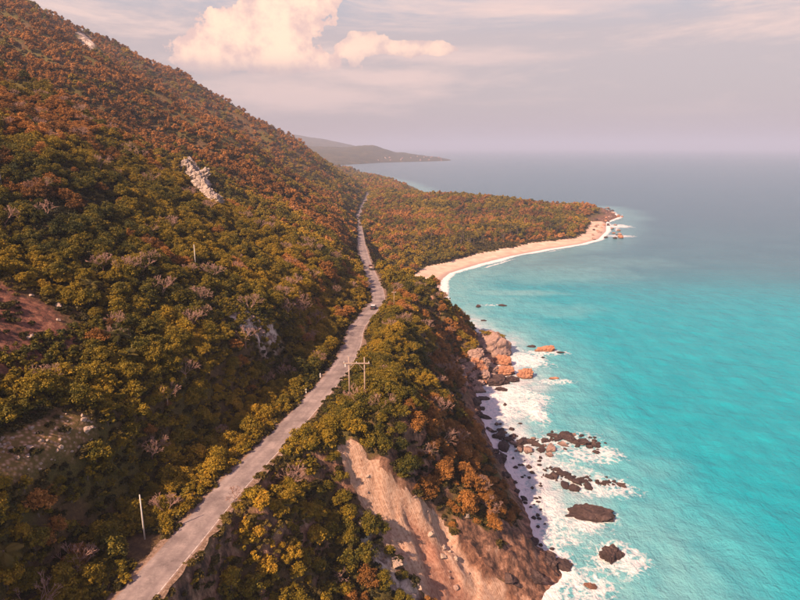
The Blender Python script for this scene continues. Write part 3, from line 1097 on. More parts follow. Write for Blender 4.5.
def px_rock(px, py, wpx, key, label, **kw):
    x, y = atz(px, py, 0)
    if kw.pop('land', False):
        x, y, z = hit(px, py)
    else:
        z = 0
    dep = y * cp_ + (CAM_Z - z) * sp_
    r = wpx / F * dep / 2
    return put_rock(x, y, z, r, key, label, **kw)


px_rock(585, 515, 42, 'dark', 'large dark brown rock alone in the surf below the reefs, foam on its right', name='sea_rock', aspect=1.9, hr=0.42, rz=-0.1, hi=True)
px_rock(611, 557, 27, 'dark', 'dark pyramid shaped rock in turquoise water ringed with foam', name='sea_rock', aspect=1.1, hr=0.75, rz=0.6, hi=True)
px_rock(590, 586, 12, 'orange', 'small reddish rock awash in foam at the bottom of the picture', name='sea_rock', aspect=1.6, hr=0.45, rz=-0.3)
px_rock(526, 377, 18, 'orange', 'round orange boulder standing in white foam just off the rocky spit', name='sea_rock', aspect=1.0, hr=0.85, hi=True)
px_rock(546, 351, 18, 'orange', 'orange offshore rock with a pointed end in the surf beyond the round boulder', name='sea_rock', aspect=1.7, hr=0.5, rz=0.1, hi=True)
px_rock(553, 379, 10, 'orange', 'small flat orange rock in the water right of the round boulder', name='sea_rock', aspect=1.6, hr=0.4, rz=0)
px_rock(532, 347, 9, 'dark', 'low brown rock in foam left of the pointed offshore rock', name='sea_rock', aspect=1.7, hr=0.35, rz=0)
px_rock(560, 353, 8, 'dark', 'thin low dark rock in foam right of the pointed offshore rock', name='sea_rock', aspect=2.2, hr=0.35, rz=-0.2)
px_rock(543, 358, 5, 'dark', 'tiny dark rock just below the pointed offshore rock', name='sea_rock', aspect=1.5, hr=0.35)
px_rock(478, 307, 7, 'dark', 'small dark rock in milky water off the beach, left one of two', name='sea_rock', aspect=1.4, hr=0.6)
px_rock(503, 306, 8, 'dark', 'small dark rock off the beach, right one of two', name='sea_rock', aspect=1.8, hr=0.4, rz=0)
px_rock(484, 321, 6, 'dark', 'small low dark rock in milky water behind the big slab boulder', name='sea_rock', aspect=1.7, hr=0.4, rz=0)
px_rock(529, 467, 8, 'dark', 'single dark rock in foam between the two reefs', name='sea_rock', aspect=1.2, hr=0.6)
px_rock(486, 418, 11, 'dark', 'dark oval rock in shallow foam just above the upper reef', name='sea_rock', aspect=1.5, hr=0.5)
px_rock(505, 405, 6, 'dark', 'small dark rock alone on the white wash between spit and upper reef', name='sea_rock', aspect=1.4, hr=0.5)
px_rock(478, 400, 9, 'dark', 'dark rock at the cliff foot beside the white wash', name='sea_rock', aspect=1.3, hr=0.6)
px_rock(520, 424, 5, 'dark', 'tiny dark rock left of the breaking wave', name='sea_rock', aspect=1.3, hr=0.5)
px_rock(562, 420, 5, 'dark', 'tiny dark rock right of the breaking wave', name='sea_rock', aspect=1.8, hr=0.3)
px_rock(552, 549, 6, 'dark', 'small dark rock in foam off the lowest headland rock', name='sea_rock', aspect=1.3, hr=0.5)
px_rock(541, 545, 6, 'dark', 'small dark rock against the cliff foot above the headland rock', name='sea_rock', aspect=1.3, hr=0.5)
px_rock(541, 566, 34, 'dark', 'big dark craggy rock at the tip of the cliff foot by the lower edge', name='headland_rock', aspect=1.3, hr=0.9, hi=True)

# the slab boulder with plants on top
slab = empty('slab_boulder', (0, 0, 0), label='big tilted pink slab boulder with green plants on top at the shore', category='boulder')
sx0, sy0 = atz(492, 352, 0)
body = link('boulder_body', rock_mesh('boulder_body', 5, 5, M_RPINK, 9, 0.22), slab, (0, 0, 2.2))
slab.location = (sx0, sy0, 0)
body.scale = (13.0, 8.5, 9.0)
body.rotation_euler = (0.12, -0.25, -0.5)

big = [(504, 364, 20, 'orange', 'orange cubic boulder on the rocky spit, upper of the stacked pair', 0.8, 1.2), (502, 374, 26, 'orange', 'wide orange slab boulder leaning on the rocky spit in front of the cubic one', 0.55, 1.6),
       (497, 383, 26, 'dark', 'dark brown boulder at the near foot of the rocky spit', 0.6, 1.5), (513, 381, 18, 'dark', 'dark wet boulder at the outer tip of the rocky spit', 0.5, 1.5),
       (484, 362, 14, 'pink', 'pink grey boulder in the gap behind the rocky spit', 0.7, 1.2), (480, 374, 12, 'pink', 'pink grey boulder on the landward end of the rocky spit', 0.7, 1.2),
       (494, 356, 12, 'dark', 'dark boulder squeezed below the slab boulder', 0.6, 1.5), (468, 340, 12, 'pink', 'pink grey boulder at the cliff foot left of the slab boulder', 0.7, 1.3),
       (500, 390, 12, 'dark', 'low dark wet rock in front of the rocky spit', 0.4, 1.7)]
for px, py, wpx, key, lab, hr, asp in big:
    px_rock(px, py, wpx, key, lab, name='boulder', cat='boulder', aspect=asp, hr=hr, hi=True, land=True, rz=random.uniform(-0.4, 0.4))

rr = random.Random(11)
# reefs: rows of separate rocks
for px, py in [(500, 436), (508, 441), (516, 445), (524, 441), (531, 444), (538, 447), (545, 441), (551, 448), (558, 441), (564, 444), (571, 441), (577, 445), (584, 444), (590, 449), (512, 437), (540, 452), (548, 454), (556, 436), (568, 437), (596, 447), (505, 448), (519, 451), (530, 452)]:
    px_rock(px + rr.uniform(-2, 2), py + rr.uniform(-2, 2), rr.uniform(8, 17), 'dark' if rr.random() < 0.8 else 'pink', 'dark wet reef rock in foam', name='reef_rock', group='rocks of the upper reef', hr=0.5, aspect=rr.uniform(1.1, 1.8))
for px, py in [(548, 476), (556, 478), (563, 476), (570, 479), (577, 482), (584, 479), (591, 481), (598, 483), (606, 481), (613, 484), (572, 488), (565, 486), (554, 472), (586, 486), (618, 486)]:
    px_rock(px + rr.uniform(-2, 2), py + rr.uniform(-2, 2), rr.uniform(6, 15), 'dark', 'dark wet rock of the thin reef', name='reef_rock', group='rocks of the lower reef', hr=0.45, aspect=rr.uniform(1.1, 2.0))
for k in range(30):
    px, py = rr.uniform(508, 545), rr.uniform(455, 530)
    if px < 508 + (py - 455) * 0.35:
        px += 14
    px_rock(px, py, rr.uniform(2, 6), 'dark', 'dark stone in the white wash', name='shore_stone', group='stones in the wash under the cliff', hr=0.6, aspect=1.3, cat='stone')
def along(pts, f):
    k = min(int(f * (len(pts) - 1)), len(pts) - 2)
    g = f * (len(pts) - 1) - k
    return pts[k][0] * (1 - g) + pts[k + 1][0] * g, pts[k][1] * (1 - g) + pts[k + 1][1] * g


for k in range(85):
    px, py = along([(490, 428), (505, 440), (530, 445), (560, 440), (590, 443), (598, 448)], rr.random())
    px_rock(px + rr.gauss(0, 4), py + rr.gauss(0, 4), rr.uniform(2.5, 7), 'dark' if rr.random() < 0.85 else 'pink', 'dark wet reef rock in foam', name='reef_rock', group='rocks of the upper reef', hr=0.7, aspect=rr.uniform(1.0, 1.7))
for k in range(60):
    px, py = along([(536, 470), (556, 478), (580, 480), (606, 482), (620, 486)], rr.random())
    px_rock(px + rr.gauss(0, 4), py + rr.gauss(0, 3), rr.uniform(2, 6), 'dark', 'dark wet rock of the thin reef', name='reef_rock', group='rocks of the lower reef', hr=0.7, aspect=rr.uniform(1.0, 1.7))
for k in range(60):
    px, py = rr.uniform(455, 512), rr.uniform(334, 392)
    h = hit(px, py)
    if h is None or h[2] > 6 or float(H(h[0], h[1], DD)) < -1:
        continue
    put_rock(h[0], h[1], h[2], rr.uniform(0.7, 2.2), rr.choice(['pink', 'orange', 'dark']), 'tumbled rock of the rocky spit', name='spit_rock', group='tumbled rocks of the rocky spit', hr=0.75)
# talus on the cliff foot
nr = 0
for k in range(900):
    y = rr.uniform(100, 372)
    x = rr.uniform(2, 60)
    D = float(H(x, y, DD))
    if not (-2.5 < D < 9):
        continue
    if y < 140 and rr.random() < 0.5:
        continue
    if nr > 150:
        break
    nr += 1
    r = rr.choice([0.6, 0.8, 0.9, 1.2, 1.6, 2.3]) * (1.15 if y > 220 else 1.0)
    put_rock(x, y, max(float(H(x, y)), -0.3), r, 'pink' if (y > 215 and rr.random() < 0.6) else 'dark', 'fallen rock at the cliff foot', name='talus_rock', group='fallen rocks along the cliff foot', aspect=rr.uniform(1.0, 1.6), hr=rr.uniform(0.5, 0.8))
# rocks on the far point
for k in range(44):
    px, py = rr.uniform(592, 622), rr.uniform(207, 240)
    if px - 592 > 30 - abs(py - 216) * 0.9 and py < 222:
        continue
    x, y = atz(px, py, 0)
    z = max(float(H(x, y)), 0)
    r = rr.uniform(1.2, 3.2)
    put_rock(x, y, z, r, rr.choice(['orange', 'pink', 'dark']), 'boulder on the rocky beach tip', name='point_rock', group='boulders at the far point', hr=0.7)
for px, py in [(618, 217), (622, 217)]:
    px_rock(px, py, 4, 'orange', 'offshore rock past the tip', name='point_rock', group='offshore rocks past the far point')
# rubble patch left, pale stones
for k in range(120):
    px, py = rr.uniform(-5, 100), rr.uniform(408, 482)
    h = hit(px, py)
    if h is None or not bool(in_poly(np.array([h[0]]), np.array([h[1]]), PATCH_RUB)[0]):
        continue
    r = rr.choice([0.15, 0.2, 0.28, 0.36, 0.5])
    put_rock(h[0], h[1], h[2], r, 'pale', 'pale stone on bare ground', cat='stone', name='rubble_stone', group='stones of the rubble patch', hr=0.7)
for px, py, wpx, lab in [(87, 432, 12, 'largest pale block at the upper right of the rubble patch'), (29, 449, 8, 'pale broken block in the middle left of the rubble patch'), (92, 444, 5, 'small white block at the lower right of the rubble patch'),
                         (59, 307, 10, 'pale grey rock at the upper right edge of the red bare slope'), (32, 339, 11, 'pale rock in the middle of the red bare slope'), (58, 321, 6, 'small pale rock inside the red bare slope'), (31, 297, 6, 'small pale rock at the top edge of the red bare slope')]:
    px_rock(px, py, wpx, 'pale', lab, cat='rock', name='pale_rock', land=True, hr=0.6)
for px, py, wpx, lab in [(323, 411, 4, 'white stone on the right verge beside the road'), (281, 456, 5, 'white stone block on the grassy right verge'), (283, 449, 4, 'smaller white stone just behind the verge block'), (201, 480, 3, 'small white stone in the shade left of the road'), (286, 447, 3, 'flat pale stone on the right verge'), (122, 559, 3, 'small pale stone in the dark scrub left of the road'), (251, 494, 4, 'pale slab at the right road edge next to the bare pink bush'), (203, 471, 2.5, 'white pebble in the shade above the left road edge'), (316, 416, 3, 'grey white verge stone just below the white one')]:
    px_rock(px, py, wpx, 'pale', lab, cat='stone', name='verge_stone', land=True, hr=0.7)
# jagged blocks of the pale outcrops
for k in range(20):
    px, py = along([(186, 162), (196, 176), (210, 190), (220, 208)], rr.random())
    h = hit(px + rr.gauss(0, 3.5), py + rr.gauss(0, 3))
    if h:
        put_rock(h[0], h[1], h[2], rr.uniform(1.8, 5.0), 'white', 'jagged pale block on the slope', name='outcrop_rock', group='jagged blocks of the white outcrop', hr=0.9, aspect=1.9, rz=-0.9 + rr.gauss(0, 0.3), sink=0.5, hi=True)
for k in range(12):
    px, py = along([(230, 305), (250, 318), (272, 343)], rr.random())
    h = hit(px + rr.gauss(0, 2), py + rr.gauss(0, 2))
    if h:
        put_rock(h[0], h[1], h[2], rr.uniform(0.4, 1.1), 'pink', 'block on the pale strip', name='outcrop_rock', group='blocks of the pale strip scar', hr=0.6, aspect=1.4)
for k in range(26):
    px, py = rr.uniform(458, 512), rr.uniform(330, 392)
    h = hit(px, py)
    if h is None or h[2] > 9 or float(H(h[0], h[1], DD)) < -2:
        continue
    put_rock(h[0], h[1], h[2], rr.uniform(1.8, 3.8), rr.choice(['orange', 'orange', 'pink', 'pink']), 'boulder heaped on the rocky spit', name='spit_boulder', group='heaped boulders of the rocky spit', hr=0.8, hi=True)
# blocks in the landslide
for k in range(60):
    a, c = rr.uniform(0.15, 1.0), rr.choice([rr.uniform(4.5, 9), rr.uniform(-14, -8), rr.uniform(-3, 3)])
    p = SC_A + sc_dir * a * SC_LEN + sc_nrm * c
    z = float(H(p[0], p[1]))
    if z < 1:
        continue
    put_rock(p[0], p[1], z, rr.choice([0.25, 0.35, 0.5, 0.8]), rr.choice(['pale', 'pink']), 'loose block on bare earth', name='slide_block', group='loose blocks on the landslide', hr=0.7)
for px, py, wpx, lab in [(362, 523, 12, 'grey craggy block at the left edge of the landslide'), (396, 568, 14, 'long pale block low on the left edge of the landslide'), (388, 548, 7, 'small pale block midway down the left edge of the landslide'), (467, 518, 8, 'pale block right of the landslide furrow')]:
    px_rock(px, py, wpx, 'pale', lab, name='slide_block', land=True, hr=0.8)

# ------------------------------------------------------------------ plants: materials
def mat_leaf(name, ramp_cols, trans=0.25):
    m = bpy.data.materials.new(name)
    m.use_nodes = True
    t = NT(m.node_tree)
    b = t.n['Principled BSDF']
    b.inputs['Roughness'].default_value = 0.6
    b.inputs['Specular IOR Level'].default_value = 0.2
    P = t.node('ShaderNodeNewGeometry').outputs['Position']
    oi = t.node('ShaderNodeObjectInfo')
    tint = t.attr('tint').outputs['Fac']
    big = t.noise(P, 0.022, 5, 0.62)
    f = t.math('ADD', t.math('ADD', t.math('MULTIPLY', tint, 0.40), t.math('MULTIPLY', oi.outputs['Random'], 0.28)), t.math('MULTIPLY', t.math('SUBTRACT', big, 0.43), 1.9), None, True)
    c = t.ramp(f, ramp_cols)
    t.l.new(c, b.inputs['Base Color'])
    tr = t.node('ShaderNodeBsdfTranslucent')
    t.l.new(c, tr.inputs[0])
    mx = t.node('ShaderNodeMixShader')
    mx.inputs[0].default_value = trans
    t.l.new(b.outputs[0], mx.inputs[1])
    t.l.new(tr.outputs[0], mx.inputs[2])
    t.l.new(mx.outputs[0], t.n['Material Output'].inputs[0])
    return m


M_GREEN = mat_leaf('olive_green_leaves', [(0.0, (0.030, 0.038, 0.010)), (0.2, (0.082, 0.078, 0.011)), (0.45, (0.20, 0.148, 0.013)), (0.7, (0.33, 0.215, 0.017)), (1.0, (0.50, 0.29, 0.03))])
M_RUSSET = mat_leaf('russet_dry_leaves', [(0.0, (0.055, 0.032, 0.012)), (0.2, (0.15, 0.072, 0.020)), (0.45, (0.30, 0.135, 0.032)), (0.7, (0.44, 0.20, 0.050)), (1.0, (0.54, 0.28, 0.13))])
M_SCRUB = mat_leaf('scrub_leaves', [(0.0, (0.020, 0.022, 0.008)), (0.4, (0.055, 0.045, 0.012)), (0.7, (0.12, 0.085, 0.018)), (1.0, (0.21, 0.15, 0.03))])
M_PALM = mat_leaf('palm_fronds', [(0.0, (0.05, 0.05, 0.012)), (0.5, (0.15, 0.11, 0.02)), (1.0, (0.30, 0.18, 0.04))])
m, t, b = material('bark')
t.l.new(t.ramp(t.noise(t.node('ShaderNodeNewGeometry').outputs['Position'], 3.0, 5), [(0.3, (0.06, 0.04, 0.032)), (0.7, (0.17, 0.12, 0.10))]), b.inputs['Base Color'])
M_BARK = m
m, t, b = material('bare_pink_bark')
t.l.new(t.ramp(t.noise(t.node('ShaderNodeNewGeometry').outputs['Position'], 2.0, 5), [(0.3, (0.22, 0.12, 0.095)), (0.7, (0.42, 0.27, 0.22))]), b.inputs['Base Color'])
M_BARE = m


def crown_arrays(rg, rad, h, trunk_h, nclump, per, leaf, flat=0.75, up=0.55):
    """leaf clumps filling an uneven dome; returns verts, quads, tint"""
    cs = []
    for i in range(nclump):
        th = rg.uniform(0, 2 * np.pi)
        zz = rg.uniform(-0.35, 1.0)
        rr_ = np.sqrt(max(0.0, 1 - zz * zz)) * rg.uniform(0.45, 1.0)
        lob = 1 + 0.30 * np.sin(th * 2 + rad * 7) + 0.20 * np.sin(th * 3 + rad * 3) + 0.1 * np.sin(th * 5)
        cs.append((np.cos(th) * rr_ * rad * 0.78 * lob, np.sin(th) * rr_ * rad * 0.78 * lob, trunk_h + (zz * 0.5 + 0.22) * h * rg.uniform(0.55, 1.2), rad * (0.12 + 0.22 * rg.random() ** 1.6), rg.uniform(0, 1)))
    cs.append((0, 0, trunk_h + 0.3 * h, rad * 0.5, 0.2))
    V, T = [], []
    for cx, cy, cz, cr, tt in cs:
        n = int(per * (0.6 + 0.8 * rg.random()))
        d = rg.normal(size=(n, 3))
        d /= np.linalg.norm(d, axis=1)[:, None]
        d[:, 2] = np.where(d[:, 2] < -0.3, -d[:, 2], d[:, 2])
        r_ = cr * (0.35 + 0.95 * rg.random(n) ** 0.8)
        p = np.stack([cx + d[:, 0] * r_, cy + d[:, 1] * r_, cz + d[:, 2] * r_ * flat], -1)
        nrm = d * 0.9 + rg.normal(size=(n, 3)) * 0.75 + np.array([0, 0, up * 0.6])
        nrm /= np.linalg.norm(nrm, axis=1)[:, None]
        a = np.cross(nrm, rg.normal(size=(n, 3)))
        a /= np.linalg.norm(a, axis=1)[:, None] + 1e-9
        b2 = np.cross(nrm, a)
        l = leaf * rg.uniform(0.6, 1.35, n)[:, None]
        wdt = l * rg.uniform(0.45, 0.8, n)[:, None]
        dn = nrm * l * 0.22
        V.append(np.stack([p - a * l, p - b2 * wdt + dn, p + a * l, p + b2 * wdt + dn], 1))
        T.append(np.repeat(np.clip(tt * 0.75 + 0.25 * rg.random(n), 0, 1), 4))
    V = np.concatenate(V).reshape(-1, 3)
    T = np.concatenate(T)
    return V, np.arange(len(V)).reshape(-1, 4), T


def limb_arrays(rg, rad, h, trunk_h, limbs=4, r0=0.13):
    mb = MB()
    lean = rg.normal(size=2) * 0.15
    top = (lean[0], lean[1], trunk_h)
    mb.tube([(0, 0, -0.6), (lean[0] * 0.4, lean[1] * 0.4, trunk_h * 0.5), top], [r0 * 1.3, r0, r0 * 0.85], 6)
    for k in range(limbs):
        th = rg.uniform(0, 6.28)
        e = (top[0] + math.cos(th) * rad * 0.6, top[1] + math.sin(th) * rad * 0.6, trunk_h + h * rg.uniform(0.3, 0.65))
        m_ = (top[0] + math.cos(th) * rad * 0.28, top[1] + math.sin(th) * rad * 0.28, trunk_h + h * rg.uniform(0.12, 0.25))
        mb.tube([top, m_, e], [r0 * 0.6, r0 * 0.42, r0 * 0.15], 5)
    V = np.array([tuple(p) for p in mb.v])
    Fq = [f for f in mb.f if len(f) == 4]
    return V, np.array(Fq)


def tree_kind(kind, mleaf, count, rad, h, trunk_h, nclump, per, leaf, limbs=4, flat=0.75):
    """returns list of (crown mesh, trunk mesh, joined mesh)"""
    out = []
    for i in range(count):
        rg = np.random.default_rng(hash_seed(kind) + i)
        r_ = rad * rg.uniform(0.9, 1.12)
        V, Fq, T = crown_arrays(rg, r_, h, trunk_h, nclump, per, leaf, flat)
        tv, tf = limb_arrays(rg, r_, h, trunk_h, limbs)
        crown = mesh_np(kind + '_crown', V, Fq, [mleaf], False, dict(tint=T))
        trunk = mesh_np(kind + '_trunk', tv, tf, [M_BARK], True)
        both = mesh_np(kind, np.concatenate([V, tv]), np.concatenate([Fq, tf + len(V)]), [mleaf, M_BARK], False, dict(tint=np.concatenate([T, np.zeros(len(tv))])), midx=[0] * len(Fq) + [1] * len(tf))
        out.append((crown, trunk, both))
    return out


def hash_seed(s_):
    return sum(ord(c) * (i + 1) for i, c in enumerate(s_))


GREEN_HI = tree_kind('leafy_tree', M_GREEN, 5, 2.3, 2.7, 1.2, 70, 46, 0.150)
GREEN_LO = tree_kind('leafy_tree_far', M_GREEN, 5, 2.5, 3.2, 1.4, 26, 30, 0.34, 2)
RUS_HI = tree_kind('dry_tree', M_RUSSET, 5, 2.2, 3.0, 1.3, 60, 38, 0.145, 6)
RUS_LO = tree_kind('dry_tree_far', M_RUSSET, 5, 2.4, 3.2, 1.5, 24, 30, 0.34, 3)
SHRUB = tree_kind('shrub', M_GREEN, 4, 1.25, 1.5, 0.25, 16, 46, 0.15, 3)
SCRUB = tree_kind('scrub', M_SCRUB, 4, 1.3, 0.9, 0.1, 12, 22, 0.24, 1, 0.6)


# ---- bare trees: real branches
def bare_tree_mesh(seed, height, spread, depth=5, r0=0.14, fork_low=0.12):
    rg = random.Random(seed)
    segs = []

    def grow(p, d, ln, rad, lv):
        q = p + d * ln
        mid = p + d * ln * 0.5 + Vector((rg.gauss(0, 1), rg.gauss(0, 1), rg.gauss(0, 1))) * ln * 0.05
        segs.append((p, mid, q, rad, rad * 0.68, lv))
        if lv == 0:
            return
        for k in range(rg.choice([2, 3, 3])):
            nd = (d + Vector((rg.gauss(0, 1), rg.gauss(0, 1), rg.gauss(0.18, 0.6))) * spread).normalized()
            grow(q, nd, ln * rg.uniform(0.66, 0.88), rad * 0.62, lv - 1)

    trunk = MB()
    trunk.tube([(0, 0, -0.8), (0.03, 0.02, height * fork_low)], [r0 * 1.25, r0], 7)
    for k in range(4):
        th = k * 1.57 + rg.uniform(-0.5, 0.5)
        grow(Vector((0.03, 0.02, height * fork_low * 0.9)), Vector((math.cos(th) * 0.7, math.sin(th) * 0.7, 0.8)).normalized(), height * 0.27, r0 * 0.62, depth - 1)
    br = MB()
    for p, m_, q, ra, rb_, lv in segs:
        br.tube([p, m_, q], [max(ra, 0.02), max((ra + rb_) / 2, 0.018), max(rb_, 0.016)], 4 if lv < 3 else 6, cap=False)
    return trunk.mesh('bare_trunk', [M_BARE], True), br.mesh('bare_branches', [M_BARE], True)


def put_bare(x, y, z, h, seed, label, spread=0.55, depth=5, rz=0.0, r0=0.14):
    e = empty('bare_tree', (x, y, z), rz, label=label, category='tree')
    a, b2 = bare_tree_mesh(seed, h, spread, depth, r0)
    link('trunk', a, e)
    link('branches', b2, e)
    return e


# ---- palms
def frond_mesh(seed, ln, droop, leaflets=26, wid=0.75):
    rg = random.Random(seed)
    mb = MB()
    pts = []
    n = 9
    for i in range(n + 1):
        f = i / n
        pts.append(Vector((ln * (f - 0.18 * f * f), 0, ln * (0.42 * f - droop * f * f))))
    mb.tube(pts, [0.035 * (1 - 0.8 * i / n) for i in range(n + 1)], 4, cap=False)
    for k in range(leaflets):
        f = 0.14 + 0.86 * k / leaflets
        i = min(int(f * n), n - 1)
        g = f * n - i
        p = pts[i].lerp(pts[i + 1], g)
        w_ = wid * math.sin(math.pi * min(f * 0.82 + 0.12, 1)) ** 0.7
        for sgn in (-1, 1):
            tip = p + Vector((0.34 * w_, sgn * w_ * rg.uniform(0.85, 1.1), -0.32 * w_))
            mb.add([p + Vector((-0.05, 0, 0)), p + Vector((0.09, 0, 0.0)), tip], [(0, 1, 2)] if sgn > 0 else [(2, 1, 0)])
    return mb.mesh('palm_frond', [M_PALM])


FRONDS = [frond_mesh(i, 2.6, 0.30 + 0.14 * i) for i in range(4)]


def palm_trunk_mesh(h, bend):
    mb = MB()
    mb.tube([(bend * f * f, 0, h * f - 0.5 * (f == 0)) for f in [i / 8 for i in range(9)]], [0.22 - 0.09 * i / 8 + (0.012 if i % 2 else 0) for i in range(9)], 8)
    return mb.mesh('palm_trunk', [M_BARK], True)


def put_palm(x, y, z, h, label, group=None, sc=1.0, nf=16, seed=0):
    rg = random.Random(seed)
    bend = rg.uniform(-1, 1)
    e = empty('palm_tree', (x, y, z), rg.uniform(0, 6.28), label=label, category='palm tree')
    e.scale = (sc, sc, sc)
    if group:
        e['group'] = group
    link('trunk', palm_trunk_mesh(h, bend), e)
    for k in range(nf):
        f = link('frond', FRONDS[k % 4], e, (bend, 0, h - 0.1))
        f.rotation_euler = (rg.uniform(-0.15, 0.15), rg.uniform(-0.5, 0.45), 6.283 * k / nf * 2.618 + rg.uniform(-0.2, 0.2))
    return e


# ------------------------------------------------------------------ where plants stand
def scatter(x0, x1, y0, y1, step, seed):
    xs = np.arange(x0, x1, step)
    ys = np.arange(y0, y1, step)
    X, Y = np.meshgrid(xs, ys)
    rg = np.random.default_rng(seed)
    X = X + rg.uniform(-0.5, 0.5, X.shape) * step
    Y = Y + rg.uniform(-0.5, 0.5, Y.shape) * step
    return X.ravel(), Y.ravel()


def allowed(X, Y, road_clear=1.6, patches=True, edge=0.0):
    D = H(X, Y, DD)
    S = X - roadx(Y)
    ok = (D > 4)
    ok &= np.abs(S) > ROAD_HALF + road_clear
    ok &= ~((H(X, Y, INS) > 0.15))
    ok &= ~((H(X, Y, lw) > 0.4) & (vnoise(X / 3, Y / 3, 611) > 0.07))
    ok &= ~((H(X, Y, sd_gry) > 0) & (vnoise(X / 3, Y / 3, 613) > 0.3))
    sl = H(X, Y, SLOPE)
    cliffy = (Y < 364) & (S > 0)
    toe = np.where(Y < 112, 3.0, 3.5 + 6 * vnoise(X / 10, Y / 13, 601))
    ok &= ~(cliffy & (D < toe))
    ok &= ~(cliffy & (Y > 112) & (sl > 2.6) & (vnoise(X / 5, Y / 5, 602) > 0.55))
    ok &= ~((Y >= 364) & (D < 21 + 5 * fbm(X / 30, Y / 30, 211, 3)) & (X > -20) & (X < 262))
    ok &= ~((X > 228) & (Y > 735) & (D < 26))
    _lp = hit(145, 541)
    ok &= np.hypot(X - _lp[0], Y - _lp[1] + 1.5) > 3.2
    if patches:
        for nme in PATCHES:
            if len(PATCHES[nme]) > 2:
                ok &= poly_sd(X, Y, PATCHES[nme]) < -dict(red=2.0, rub=0.8, out=1.0, sc2=3.2, top=2.5)[nme]
    return ok


def in_view(P, mx=60, my=60):
    px, py, dep = project(P)
    return (px > -mx) & (px < 800 + mx) & (py > -my) & (py < 600 + my) & (P[..., 1] > 20)


def visible(P):
    """is the top of the plant in sight of the camera (ground only)"""
    out = np.zeros(len(P), bool)
    cam_p = np.array([0, 0, CAM_Z])
    fr = np.linspace(0.1, 0.985, 90)
    for i in range(0, len(P), 4000):
        Q_ = P[i:i + 4000]
        L = cam_p[None, None, :] + (Q_[:, None, :] - cam_p[None, None, :]) * fr[None, :, None]
        g = H(L[..., 0], L[..., 1])
        out[i:i + 4000] = np.all(L[..., 2] > g - 1.0, axis=1)
    return out


def tree_field(regions, seed):
    Xs, Ys, Ss = [], [], []
    for i, (x0, x1, y0, y1, st) in enumerate(regions):
        X, Y = scatter(x0, x1, y0, y1, st, seed + i)
        Xs.append(X)
        Ys.append(Y)
        Ss.append(np.full(len(X), st))
    return np.concatenate(Xs), np.concatenate(Ys), np.concatenate(Ss)


X, Y, ST = tree_field([(-260, 45, 40, 260, 2.0), (-420, -200, 260, 420, 3.3), (-200, 45, 260, 420, 2.8), (-620, -260, 60, 260, 3.8), (-600, 60, 420, 800, 4.6), (60, 280, 560, 800, 5.0), (-560, 300, 800, 1300, 6.2), (-480, 120, 1300, 2050, 8.5)], 900)
S = X - roadx(Y)
rg = np.random.default_rng(33)
keep = allowed(X, Y, 2.1)
# low verge to the right of the road stays open and bushy
verge = (S > 0) & (S < 9 + 3 * fbm(X / 12, Y / 12, 621, 2)) & (Y < 230)
keep &= ~verge | (rg.random(len(X)) < np.where(S > 5.5, 0.42, 0.08))
keep &= ~((S > 0) & (S < 26) & (Y > 232) & (Y < 400) & (rg.random(len(X)) < 0.55))
# open woodland: clearings by noise
clear = fbm(X / 16, Y / 16, 631, 3)
keep &= ~((clear > 0.46) & (Y < 420))
# gullies between the spurs a little thinner
X, Y, ST, S = X[keep], Y[keep], ST[keep], S[keep]
Z = H(X, Y)
D_ = H(X, Y, DD)
P = np.stack([X, Y, Z + 3.0], -1)
iv = in_view(P, 160, 120)
X, Y, Z, ST, S, D_, P = [q[iv] for q in (X, Y, Z, ST, S, D_, P)]
rg = np.random.default_rng(34)
SC = (0.42 + 0.85 * rg.random(len(X)) ** 1.7) * np.interp(ST, [2.0, 2.8, 3.8, 4.6, 6.2, 8.5], [0.84, 0.95, 1.08, 1.22, 1.5, 1.9])
ROT = rg.uniform(0, 6.283, len(X))
px_, py_, dep_ = project(P)
# which kind stands where: olive greens low and near, russets high, on the sea side and out on the point
nz = fbm(X / 38, Y / 38, 641, 4) + 0.75 * fbm(X / 9, Y / 9, 651, 2)
elev = Z - roadz(Y)
rus = 0.11 + 0.9 * nz
rus += 0.42 * sstep(elev, 40, 110)
rus += 0.22 * sstep(Y, 230, 420) - 0.16 * sstep(Y, 500, 700)
rus += 0.45 * ((S > 0) & (Y < 330)) * sstep(S, 16, 34)
rus -= 0.25 * ((S > 0) & (S < 22) & (Y < 260))
rus += -0.15 * ((S < 0) & (elev > 12) & (elev < 60) & (Y < 260))
is_rus = rus > (0.20 + 0.16 * rg.random(len(X)))
vis = visible(P + np.array([0, 0, 1.0])) & in_view(P, 4, 4)
ang = SC / dep_


def region_phrase(x, y, s, kind):
    if s > 0:
        if y < 175:
            return 'seaward of the near road above the landslide'
        return 'seaward of the road around its bend'
    if y < 110:
        return 'in the shady wood left of the nearest road'
    if y < 170:
        return 'on the left slope around the rubble patch'
    return 'on the left mountain slope farther off'


def solo_trees(kindname, sel, variants, cat, adj, group_word, limit=300):
    ids = np.where(sel & vis)[0]
    ids = ids[np.argsort(-ang[ids])][:limit]
    for n_, i in enumerate(ids):
        cr, tr, _ = variants[n_ % len(variants)]
        w_, l_ = where((X[i], Y[i], Z[i] + 3))
        reg = '%s %s' % (w_, l_)
        e = empty(kindname, (float(X[i]), float(Y[i]), float(Z[i]) - 0.1), float(ROT[i]), label='%s %s %s' % (sizeword(SC[i], 0.7, 0.95), adj, reg), category=cat, group='%s around %s' % (group_word, l_))
        k = float(SC[i])
        e.scale = (k, k, k * (0.85 + 0.3 * ((i * 37) % 10) / 10))
        link('trunk', tr, e)
        link('crown', cr, e)
    m_ = np.zeros(len(X), bool)
    m_[ids] = True
    return m_


